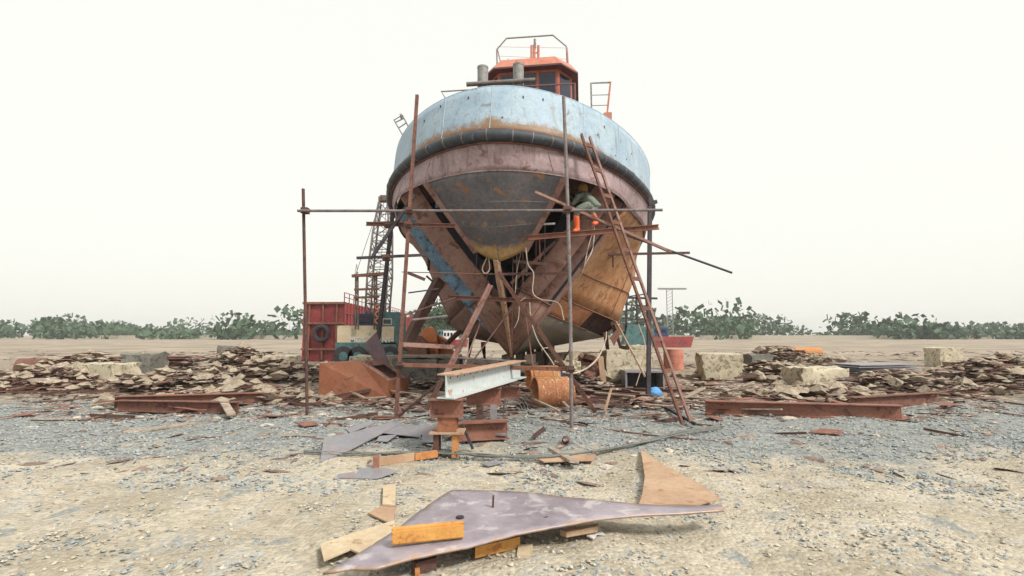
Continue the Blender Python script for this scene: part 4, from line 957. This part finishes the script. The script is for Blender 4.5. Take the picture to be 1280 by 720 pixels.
# shelf box + blue bag at the right
q = gp(810, 490, 0); t = thing('steel_frame_box', 'low grey steel frame box open at the front, right of the concrete block', 'frame box', (q.x+.0, q.y+.6, 0))
g = MB().box(V3((q.x, q.y+.6, .52)), (1.1,.7,.05)); part('top', g, 'plate_grey', t)
g = MB()
for s in (-1, 1): g.box(V3((q.x+s*.52, q.y+.6, .25)), (.05,.66,.49))
part_split('side', g, 'plate_grey', t); g = MB().box(V3((q.x, q.y+.92, .25)), (.98,.03,.49)); part('back', g, 'dark_steel', t)
q = gp(819, 497, 0); me = bpy.data.meshes.new('b'); import bmesh
bm_ = bmesh.new(); bmesh.ops.create_icosphere(bm_, subdivisions=3, radius=.16)
for v in bm_.verts: v.co = V3((v.co.x*1.25, v.co.y, max(-.10, v.co.z*.95)))*(1+.10*math.sin(v.co.x*30+v.co.z*17)*math.sin(v.co.y*21+v.co.z*25))
g = MB(); g.add([v.co+V3((q.x, q.y+.1, .10)) for v in bm_.verts], [tuple(v.index for v in f.verts) for f in bm_.faces]); bm_.free()
solo('plastic_bag', g, 'blue_bag', 'bright blue plastic bag at the foot of the dark right standard', 'bag', smooth=180)
q = gp(838, 462, 0); g = MB().tube([V3((q.x+.15, q.y, 0)), V3((q.x+.15, q.y, .3)), V3((q.x+.15, q.y, .31)), V3((q.x+.15, q.y, .9))], [.42,.42,.43,.42], 24); g.tube([V3((q.x+.15, q.y, .6)), V3((q.x+.15, q.y, .63))], .435, 24); solo('orange_barrel', g, 'salmon', 'faded orange barrel standing beyond the ladder', 'barrel', smooth=40)

# countable scrap strips strewn about (four kinds, copied)
kinds = [('scrap_strip', 'rust', MB().slab([(-.35,-.03,.02),(.35,-.02,.03),(.34,.03,.02),(-.30,.03,.02)], .012, (0,0,1)), 'thin rusty steel strip strewn in the scrap round the bow', 'rusty strips strewn round the bow'),
         ('scrap_angle', 'rust_dark', MB().angle((-.4,0,0), (.4,.03,.0), .05, .006), 'dark offcut of angle iron strewn in the scrap round the bow', 'angle iron offcuts strewn round the bow'),
         ('scrap_plate', 'rust_red', MB().slab([(-.18,-.12,.03),(.16,-.10,.01),(.20,.11,.02),(-.05,.14,.03)], .010, (0,0,1)), 'small red-rusted plate offcut strewn in the scrap round the bow', 'plate offcuts strewn round the bow'),
         ('scrap_board', 'timber_pale', MB().bar((-.42,0,.02), (.42,.04,.02), .09, .025), 'pale broken board strewn in the scrap round the bow', 'broken boards strewn round the bow')]
def far_from(x, y):
    return not (abs(x-(-.85)) < .6 and 5.8 < y < 7.2)
for name, m_, g, lab, grp in kinds:
    o = None
    for k in range(72):
        while True:
            Y = 6.6+11*random.random()**.75 if k % 3 else random.uniform(9.5, 14); X = random.uniform(-1.0, 1.0)*Y
            if far_from(X, Y) and (Y > 9 or random.random() < .35): break
        sc = random.uniform(.5, 1.35); rot = (random.uniform(-.12,.12), random.uniform(-.16,.16), random.gauss(0, .7) if k % 2 else random.uniform(0,6.3))
        loc = (X, Y, gz(X, Y)+.02+(.05+.10*random.random() if Y > 10 else 0))
        if o is None: o = solo(name, g, m_, lab, 'scrap', grp); o.location = loc; o.rotation_euler = rot; o.scale = (sc,)*3
        else: copy_thing(o, loc, rot, (sc, sc*random.uniform(.6,1.3), sc))
# mounds of litter heaps (uncountable) below the hull
def side_heap(r, n):
    out = []
    hs = [(-6.5,12.2,1.6,.35),(-9.5,14.5,2.0,.6),(-13,15,2.4,.7),(-8,17.5,2.2,.7),(-15.5,19,2.5,.9),(7.4,12.6,1.7,.4),(10.5,14.2,2.2,.6),(14.5,16,2.4,.8),(8.8,18,2.2,.7),(18,19,2.6,.9),(-12,23,3,1.0),(13,25,3,1.0)]
    for _ in range(n):
        x0, y0, rr, h = hs[r.integers(len(hs))]; a = r.uniform(0, 6.28); q = abs(r.normal())*.5
        out.append((x0+math.cos(a)*q*rr*1.6, y0+math.sin(a)*q*rr*.7, gz(x0, y0)+h*max(0, 1-q)*r.random()**.6))
    return np.array(out)
def heap_pos(r, n):
    out = []
    hs = [(1.9,14.2,1.3,.5),(2.4,15.4,1.4,.9),(-1.9,14.5,1.3,.35),(-3.0,14.8,1.0,.3),(.5,14.2,1.2,.3),(-2.2,11.8,1.3,.16),(-.6,11.2,1.2,.12),(1.3,12.5,1.1,.16),(3.4,11.7,1.2,.12),(-3.8,13.5,1.4,.2),(2.6,16.0,1.5,.25),(-1.0,15,1.6,.25),(-7,13,2,.2),(8,14,2.2,.25)]
    for _ in range(n):
        x0, y0, rr, h = hs[r.integers(len(hs))]; a = r.uniform(0, 6.28); q = abs(r.normal())*.55
        out.append((x0+math.cos(a)*q*rr*1.4, y0+math.sin(a)*q*rr*.6, gz(x0, y0)+h*max(0, 1-q)*r.random()))
    return np.array(out)
scatter('scrap_heap', 'litter', 'low heaps of tangled rusty scrap under the hull', 6500, heap_pos, lambda r, n: .03+.07*r.random(n)**2, .3, 8, 'scrap', 3.0)
scatter('bow_rod_litter', 'rust_dark', 'dark rods and wires tangled in the scrap under the bow', 500, heap_pos, lambda r, n: .012+.02*r.random(n)**2, .8, 34, 'scrap', 20)
scatter('pale_scrap_heap', 'litter_pale', 'pale broken bits in the scrap heaps under the hull', 2600, heap_pos, lambda r, n: .02+.05*r.random(n)**2, .35, 9, 'scrap', 2.0)
scatter('side_scrap_heap', 'litter', 'brown heaps of scrap piled over the yard to either side of the ship', 5000, side_heap, lambda r, n: .03+.10*r.random(n)**2, .28, 31, 'scrap', 3.2)
scatter('side_rod_heap', 'rust', 'rusty rods and pipe ends tangled in the heaps to either side', 1100, side_heap, lambda r, n: .02+.03*r.random(n)**2, .8, 33, 'scrap', 17)
scatter('side_rubble_heap', 'slab', 'grey-brown rubble mixed into the heaps to either side', 3600, side_heap, lambda r, n: .03+.20*r.random(n)**3, .75, 32, 'rubble', 1.4)
scatter('yard_litter', 'litter', 'sparse rusty litter over the open yard to either side', 2600, near_pos(14, 48, 1.3, power=.9), lambda r, n: .04+.13*r.random(n)**2, .25, 12, 'litter', 2.4)
def stack(px, py, lab, n_, mat, w_, l_, t_, seed):
    q = gp(px, py, 0); r = random.Random(seed); g0 = None
    for k in range(n_):
        dx, dy, a = r.uniform(-.12,.12), r.uniform(-.1,.1), r.uniform(-.06,.06)
        if g0 is None: g0 = solo('stacked_plate', MB().box((0,0,0), (l_, w_, t_)), mat, lab, 'steel plate', lab.split(' in the ')[0]+' pile' if 0 else 'plates of the '+lab.split(' of the ')[-1]); o = g0
        else: o = copy_thing(g0, (0,0,0), (0,0,0))
        o.location = (q.x+dx, q.y+dy, .10+k*(t_+.035)); o.rotation_euler = (0, 0, a+.2)
stack(190, 462, 'rusty steel plate of the low stack standing left of the bin', 8, 'rust', 1.5, 3.0, .03, 1)
stack(1090, 470, 'grey steel plate of the low stack out to the right of the ladder', 6, 'plate_grey', 1.4, 2.6, .03, 2)
for k, (px, py, lab) in enumerate(((985,452,'rusty pipe section lying in the yard right of the ladder, nearest'), (1010,446,'rusty pipe section lying just behind the nearest one at the right'), (60,470,'lone rusty pipe section lying near the left edge'))):
    q = gp(px, py, 0); g = MB().ring(V3((q.x-1.1,q.y,.32)), V3((q.x+1.1,q.y+.5,.32)), .33, .02, 30); solo('pipe_section', g, 'rust' if k != 1 else 'rust_orange', lab, 'pipe', smooth=60)
q = gp(1180, 458, 0); rough_block('concrete_block', (q.x, q.y, 0), (1.1,1,.9), 'concrete', 'lone concrete block standing at the far right of the yard', 'concrete block', 21)
q = gp(290, 448, 0); rough_block('concrete_block', (q.x, q.y, 0), (1.5,1,.8), 'concrete_dark', 'dark concrete block out left of the steel bin', 'concrete block', 22)
for k, (px, py, sz, m_, lab, rz) in enumerate([(345,474,(1.1,1,.8),'concrete','pale concrete block between the outer dark standard and the red barge',.2),(905,476,(1.3,1,.9),'concrete','big pale concrete block right of the ladder foot',-.1),
        (948,470,(1.0,1,.8),'concrete_dark','dark concrete block behind the big pale one at the right',.3),(1030,488,(1.5,.9,.6),'concrete','long low concrete block in the right half of the yard',.15),(120,486,(1.4,.9,.7),'concrete','pale concrete block in the left half of the yard',-.2),
        (168,478,(1.0,.9,.9),'concrete_dark','dark upright block beside the pale one in the left yard',.1)]):
    q = gp(px, py, 0); rough_block('concrete_block', (q.x, q.y+.4, 0), sz, m_, lab, 'concrete block', 60+k, rz=rz)
for k, (px, py, L_, h_, a_, lab) in enumerate([(250,500,3.2,.26,.25,'rusty I-beam lying on the gravel left of the bin'),(222,508,2.6,.22,-.1,'shorter I-beam lying in front of the long left one'),(1000,512,3.4,.26,-.2,'rusty I-beam lying on the gravel at the right'),(1120,500,2.8,.24,.35,'rusty I-beam lying farther out at the right')]):
    q = gp(px, py, h_/2); d = V3((math.cos(a_), math.sin(a_), 0))*L_/2; solo('steel_section', MB().ibeam(q-d, q+d, h_, h_*.8, .016), 'rust' if k % 2 else 'rust_red', lab, 'steel section')
# wire tangle near the drum
for k in range(6):
    q = at(640+k*1.5, 500, 9.9+.1*k); r0 = .16+.03*k
    solo('wire_coil', MB().tube([V3((q.x+r0*math.cos(a), q.y+.1*k+.05*math.sin(a*2), .03+r0*1.1*math.sin(a))) for a in [i*math.pi/12 for i in range(13)]], .007, 5), 'cable', 'springy loop of thin wire standing in the tangle left of the drum', 'wire', 'wire loops tangled left of the drum', smooth=True)

# ------------------------------------------------------------------ background left: barge side, crane, floats
rb = thing('red_barge', 'long red barge side with top railing behind the crane', 'barge', (-11, 30, 0))
def wallp(Y): return V3((lerp(-9.0, -11.9, (Y-17)/45), Y, 0))
P0, P1 = wallp(30), wallp(64); h = 3.45
g = MB().slab([P0, P1, P1+V3((0,0,h)), P0+V3((0,0,h))], 2.4, (1,-.02,0)); part('hull_side', g, 'red_barge', rb)
g = MB()
for k in range(46): p = P0.lerp(P1, k/45)+V3((.04,0,0)); g.bar(p, p+V3((0,0,h)), .08, .12)
for z_ in (.9, 1.9, 2.8): g.bar(P0+V3((.03,0,z_)), P1+V3((.03,0,z_)), .06, .08)
part_split('side_rib', g, 'red_barge', rb)
g = MB()
for k in range(31): p = P0.lerp(P1, k/30)+V3((0,0,h)); g.tube([p, p+V3((0,0,.55))], .03, 5)
for z_ in (.28, .55): g.tube([P0+V3((0,0,h+z_)), P1+V3((0,0,h+z_))], .025, 5)
part('railing', g, 'red_barge', rb)
for k in range(3): part('end_rib', MB().bar(V3((P0.x-.4-.8*k, P0.y-.05, .1)), V3((P0.x-.4-.8*k, P0.y-.05, h)), .09, .1, up=(0,1,0)), 'rust_red', rb)
for z_ in (.7, 2.2, h-.08): part('end_strake', MB().bar(V3((P0.x-2.4, P0.y-.08, z_)), V3((P0.x+.05, P0.y-.08, z_)), .14, .12), 'rust_red', rb)
for k in range(1): part('tyre_fender', MB().tube([V3((P0.x-1.2-1.6*k+.4*math.cos(a), P0.y-.24, 1.6+.4*math.sin(a))) for a in [i*math.pi/9 for i in range(19)]], .14, 8), 'dark_steel', rb, smooth=True)
CY = 25.0
cl_, cr_ = at(421, 434, CY), at(494, 434, CY); cw = cr_.x-cl_.x
cr = thing('mobile_crane', 'old mobile crane with cream and teal body and lattice boom raised', 'crane', ((cl_.x+cr_.x)/2, CY, 0))
zt_ = at(450,407,CY).z; zb_ = at(450,428,CY).z
g = MB().box(((cl_.x+cr_.x)/2, CY+1.3, (zt_+zb_)/2), (cw, 2.6, zt_-zb_)); part('body', g, 'cream', cr, 'cream crane body daubed with teal paint')
g = MB().box(((cl_.x+cr_.x)/2, CY+1.3, zb_*.60), (cw*1.04, 2.7, zb_*.8)); part('chassis', g, 'teal', cr)
for x in (430, 448, 470, 488):
    q = at(x, 440, CY); g = MB().tube([V3((q.x, CY-.1, .5)), V3((q.x, CY+.25, .5))], .48, 20); wl = part('wheel', g, 'dark_steel', cr, smooth=40)
    g = MB().tube([V3((q.x, CY-.12, .5)), V3((q.x, CY-.09, .5))], .22, 14); part('rim', g, 'teal', wl)
a = at(441,392,CY); b = at(467,407,CY); g = MB().box(((a.x+b.x)/2, CY+.9, (a.z+b.z)/2), (b.x-a.x, 1.5, a.z-b.z)); ec = part('engine_cab', g, 'navy', cr)
g = MB().box(((a.x+b.x)/2, CY+.12, (a.z+b.z)/2+.02), ((b.x-a.x)*.8, .04, (a.z-b.z)*.5)); part('grille', g, 'dark_steel', ec)
a = at(477,390,CY); b = at(497,430,CY); g = MB().box(((a.x+b.x)/2, CY+.9, (a.z+b.z)/2), (b.x-a.x, 1.9, a.z-b.z)); cbn = part('cab', g, 'teal', cr)
a = at(479,398,CY); b = at(490,406,CY); g = MB().box(((a.x+b.x)/2, CY-.06, (a.z+b.z)/2), (b.x-a.x, .03, a.z-b.z)); wi = part('window', g, 'white', cbn)
g = MB().box(((a.x+b.x)/2, CY-.085, (a.z+b.z)/2), ((b.x-a.x)*.8, .03, (a.z-b.z)*.7)); part('pane', g, 'glass', wi)
a = at(478,408,CY); b = at(493,427,CY); g = MB().box(((a.x+b.x)/2, CY-.075, (a.z+b.z)/2), (b.x-a.x, .03, a.z-b.z)); part('cab_door', g, 'cream', cbn, 'cream cab door streaked with teal')
for x0 in (446, 469.5):
    g = MB()
    for s in (-1, 1): q = at(x0+s*1.6, 412, CY-.2); e = at(x0+s*1.2, 344, CY-.2); g.bar(q, e, .07, .07)
    for k in range(9): q = at(x0-1.6, 408-k*8, CY-.2); e = at(x0+1.6, 404-k*8, CY-.2); g.bar(q, e, .04, .04)
    part_split('gantry_leg', g, 'timber', cr)
g = MB()
for y in (345, 362, 372): g.bar(at(443,y,CY-.25), at(474,y-1,CY-.25), .10, .10)
g.bar(at(440,345,CY-.3), at(480,342,CY-.3), .14, .14); part('gantry_crosshead', g, 'rust', cr)
for k in range(3):
    q = at(472.5, 384+8.5*k, CY-.35); g = MB().ring(q, q+V3((0,.15,0)), .16, .07, 14); part('sheave', g, 'salmon', cr, smooth=40)
# lattice boom
bo = part('boom', MB().tube([at(467,402,CY+.3), at(467,398,CY+.3)], .1, 6), 'timber', cr)
def boom(Yb, pts):
    g = MB(); C_ = []
    for (xl, xr, y, Y) in pts:
        a = at(xl, y, Y); b = at(xr, y, Y); wd = (b.x-a.x); C_.append([a, b, b+V3((0,wd,0)), a+V3((0,wd,0))])
    for i in range(len(C_)-1):
        n = max(3, int((C_[i+1][0]-C_[i][0]).length/.45))
        for c in range(4):
            g.bar(C_[i][c], C_[i+1][c], .085, .085)
            d = (c+1) % 4
            for k in range(n):
                p0 = C_[i][c].lerp(C_[i+1][c], k/n); q1 = C_[i][d].lerp(C_[i+1][d], (k+1)/n); p1 = C_[i][d].lerp(C_[i+1][d], k/n)
                g.bar(p0, q1, .035, .035) if k % 2 else g.bar(p1, C_[i][c].lerp(C_[i+1][c], (k+1)/n), .035, .035)
                g.bar(p0, p1, .04, .04)
    return g
g = boom(CY, [(456,480,402,CY+.3), (459,484.5,345,CY+.6), (466,486,290,CY+1.0), (473.5,484.5,252,CY+1.4)]); part('lattice', g, 'galv', bo)
g = MB().box(at(479.3,249.5,CY+1.6), (.42,.5,.22)); g.box(at(479.3,247,CY+1.6), (.3,.3,.2)); part('boom_head', g, 'timber', bo)
g = MB()
for x in (476, 480.5, 484): g.tube([at(x,250,CY+1.2), at(lerp(444,474,(x-476)/8),345,CY-.2)], .015, 4)
g.tube([at(443,345,CY-.3), at(446,330,CY), at(449,405,CY)], .012, 4); part_split('hoist_cable', g, 'dark_steel', bo)
def text(s, p, size, mat, parent, ry=0):
    cu = bpy.data.curves.new('t', 'FONT'); cu.body = s; cu.size = size; cu.extrude = .006; cu.offset = .012; cu.align_x = 'LEFT'
    o = bpy.data.objects.new('t', cu); COL.objects.link(o); bpy.context.view_layer.update()
    me = bpy.data.meshes.new_from_object(o); bpy.data.objects.remove(o); me.materials.clear(); me.materials.append(M[mat])
    q = bpy.data.objects.new('lettering', me); COL.objects.link(q); q.parent = parent; q.location = p-ORG[parent.name]; q.rotation_euler = (math.pi/2, 0, 0)
    q['label'] = 'white painted letters'; return q
text('MGS', at(436.5,428,CY-.02), .38, 'white', cr); text('NT', at(477.2,428,CY-.12), .33, 'white', cr)
# orange floats / tanks
q = at(535, 432, 21)
t = thing('orange_bucket', 'tall orange rounded scoop standing behind the dark concrete blocks', 'scoop', (q.x, 21, 0))
pr = [(-.32,0),(.34,0),(.36,.7),(.30,1.25),(.16,1.55),(-.05,1.62),(-.22,1.48),(-.30,1.1)]
g = MB().slab([V3((q.x+a*1.15, 21, .25+b)) for a, b in pr], .9, (0,-1,0)); part('shell', g, 'orange_tank', t)
g = MB()
for z_ in (.9, 1.25): g.box((q.x, 20.96, z_), (.66,.06,.05))
part_split('rib', g, 'orange_tank', t)
q2 = at(549, 432, 21.5)
t = thing('orange_bucket', 'low orange slatted scoop sloping down right of the tall one', 'scoop', (q2.x, 21.5, 0))
g = MB().slab([V3((q2.x+a, 21.5, .25+b)) for a, b in [(-.36,.62),(-.30,1.2),(0,1.22),(.2,1.1),(.62,.42),(.60,.30)]], .9, (0,-1,0)); part('shell', g, 'orange_tank', t)
g = MB()
for k in range(4): g.bar(V3((q2.x-.28+.1*k, 21.45, 1.35-.18*k)), V3((q2.x+.28+.14*k, 21.45, 1.28-.2*k)), .05, .05)
part_split('slat', g, 'salmon', t)
q3 = at(519, 432, 20); g = MB().slab([V3((q3.x-.4,20,.2)), V3((q3.x+.5,20,.2)), V3((q3.x+.42,20,1.2)), V3((q3.x+.1,20,1.5)), V3((q3.x-.3,20,1.35))], .8, (0,-1,0)); solo('rust_tank', g, 'rust_red', 'dull red tank end left of the orange scoops', 'tank')
# far things seen under the port bilge
def boat(name, px, py, Y, L_, hh, mh, mc, lab):
    q = at(px, py, Y); t = thing(name, lab, 'boat', (q.x, Y, 0))
    pr = [(-L_/2,0),(L_/2*.9,0),(L_/2,hh),(-L_/2,hh)]
    g = MB().slab([V3((q.x+a, Y, b)) for a, b in pr], 3, (0,-1,0)); part('hull', g, mh, t)
    g = MB().box((q.x-L_*.12, Y+1.5, hh+.55), (L_*.5, 2.2, 1.1)); d = part('deckhouse', g, mc, t)
    g = MB()
    for k in range(4): g.box((q.x-L_*.30+L_*.12*k, Y+.38, hh+.65), (L_*.07, .03, .4))
    part_split('window', g, 'glass', d); g = MB().tube([V3((q.x, Y+1.5, hh+1.1)), V3((q.x, Y+1.5, hh+2.4))], .06, 6); part('mast', g, 'dark_steel', t)
boat('work_boat', 555, 418, 70, 3.6, 1.1, 'cyan', 'teal', 'small cyan boat far off under the port bilge')
boat('work_boat', 566, 420, 64, 3.4, .9, 'red_barge', 'white', 'small pink-red boat far off beside the cyan one')
boat('work_boat', 826, 418, 62, 8, 1.3, 'red_barge', 'navy', 'red and navy barge far off beyond the ladder')
# grey jetty frame and derrick behind the starboard bilge
q = at(795, 420, 30); t = thing('derrick', 'dark skeletal derrick frame standing behind the starboard bilge', 'derrick', (q.x, 30, 0))
g = MB(); z1 = at(790,372,30).z
for a in (-.7, .1, .9): g.bar(V3((q.x+a, 30, 0)), V3((q.x+a*.7, 30, z1)), .1, .1)
for k in range(6): z = z1*(.45+.11*k); g.bar(V3((q.x-.8, 30, z)), V3((q.x+.9, 30, z+(.25 if k % 2 else -.1))), .07, .07)
g.bar(V3((q.x-.9,30,z1)), V3((q.x+1.3,30,z1-.05)), .1, .12); part('frame', g, 'dark_steel', t)
g = MB().slab([V3((q.x-.8,29.8,.9)), V3((q.x+1.1,29.8,.9)), V3((q.x+1.0,29.8,1.9)), V3((q.x-.5,29.8,2.2))], .8, (0,-1,0)); part('housing', g, 'teal', t)
q = at(838, 412, 90); t = thing('tower_crane', 'faint thin lattice tower crane on the horizon at the right', 'crane', (q.x, 90, 0))
g = MB(); z1 = at(838,361,90).z
for a in (-.5, .5): g.bar(V3((q.x+a,90,0)), V3((q.x+a,90,z1)), .12, .12)
for k in range(16): z = z1*k/16; g.bar(V3((q.x-.5,90,z)), V3((q.x+.5,90,z+z1/16)), .07, .07)
part('tower', g, 'steel_grey', t); g = MB().bar(V3((q.x-2,90,z1)), V3((q.x+3,90,z1)), .3, .3); part('jib', g, 'steel_grey', t)
q = at(820, 410, 75); t = thing('harbour_mast', 'small dark ship mast with radar platform just right of the ladder', 'mast', (q.x, 75, 0))
g = MB(); g.bar(V3((q.x,75,0)), V3((q.x,75,at(820,396,75).z)), .3, .3)
part('pole', g, 'dark_steel', t); g = MB(); zt2 = at(820,398,75).z; g.box((q.x,75,zt2), (2.0,.6,.3)); g.box((q.x+.3,75,zt2-.9), (1.4,.6,.4)); g.box((q.x-.4,75,zt2+.5), (.6,.3,.7)); part('platform', g, 'dark_steel', t)

# trees along the horizon
def tree(x, Y, hgt, wid, seed, lab):
    r = np.random.default_rng(seed); t = thing('tree', lab, 'tree', (x, Y, 0), 0, 'trees along the horizon')
    g = MB(); g.tube([V3((x,Y,0)), V3((x+.2,Y,hgt*.35)), V3((x+.1,Y,hgt*.7))], [hgt*.045,hgt*.03,hgt*.012], 7)
    for k in range(4): a = k*1.6+seed; g.tube([V3((x+.15,Y,hgt*.35)), V3((x+math.cos(a)*wid*.3, Y+math.sin(a)*wid*.3, hgt*.65))], [hgt*.018,hgt*.006], 5)
    part('trunk', g, 'bark', t, smooth=True)
    cs = [(r.uniform(-.42,.42)*wid, r.uniform(-.3,.3)*wid, hgt*r.uniform(.35,.82), wid*r.uniform(.14,.26)) for _ in range(11)]
    vs = []; fs = []
    for _ in range(1300):
        c = cs[r.integers(len(cs))]; d = r.normal(size=3); d /= np.linalg.norm(d); q = np.array([x+c[0], Y+c[1], c[2]])+d*c[3]*r.uniform(.6,1.05)*np.array([1,1,.8])
        a, b = r.normal(size=3), r.normal(size=3); a /= np.linalg.norm(a); b /= np.linalg.norm(b); s = hgt*.032*r.uniform(.6,1.4); o = len(vs)
        vs += [tuple(q+a*s), tuple(q+b*s), tuple(q-a*s), tuple(q-b*s)]; fs.append((o,o+1,o+2,o+3))
    g = MB().add(vs, fs); part('crown', g, 'leaf', t)
K = 0
for px, Y, hh, ww, d in [(541,95,8.2,9,'round dark tree far off right of the orange scoop'), (552,92,6.8,8,'round tree far off above the cyan boat'), (561,105,6.6,8,'low tree far off nearest the port bilge')]:
    q = at(px, 415, Y); tree(q.x, Y, hh, ww, 100+K, d); K += 1
def wood():
    r = np.random.default_rng(77); vs = []; fs = []; x = -330.0
    while x < 330:
        x += r.uniform(1.5, 6); Y = r.uniform(150, 260); hh = r.uniform(5, 11)*(1+.5*math.sin(x*.021+1)+.25*math.sin(x*.07)); wd = r.uniform(5, 11)
        for _ in range(int(150)):
            d = r.normal(size=3); d /= np.linalg.norm(d); q = np.array([x, Y, hh*.5])+d*np.array([wd, wd, hh*.55])*r.uniform(.5, 1.05)
            if q[2] < 0: continue
            a, b = r.normal(size=3), r.normal(size=3); a /= np.linalg.norm(a); b /= np.linalg.norm(b); s_ = r.uniform(.5, 1.3); o = len(vs)
            vs += [tuple(q+a*s_), tuple(q+b*s_), tuple(q-a*s_), tuple(q-b*s_)]; fs.append((o,o+1,o+2,o+3))
    o = obj_from('far_wood', MB().add(vs, fs), 'leaf', V3((0,0,0)), False, 0); tag(o, 'ragged far-off line of woodland on the horizon', 'woodland', None, 'stuff')
wood()
# pale far bank under the trees
g = MB().box((60, 175, .6), (400, 12, 1.2)); o = solo('far_bank', g, 'stone_tan', None, None, None, 'structure')
print('objects', len(bpy.data.objects))

# pale air over the harbour
hm = bpy.data.materials.new('haze air'); hm.use_nodes = True; _n = hm.node_tree; _n.nodes.remove(_n.nodes['Principled BSDF'])
pv = _n.nodes.new('ShaderNodeVolumePrincipled'); pv.inputs['Color'].default_value = (.93,.95,.95,1); pv.inputs['Density'].default_value = .0006
_n.links.new(pv.outputs[0], _n.nodes['Material Output'].inputs['Volume'])
g = MB().box((0, 700, 14), (1900, 1640, 32)); o = obj_from('haze', g, hm, V3((0,0,0)), False, 0); tag(o, 'thin pale haze over the far side of the yard', None, None, 'stuff')
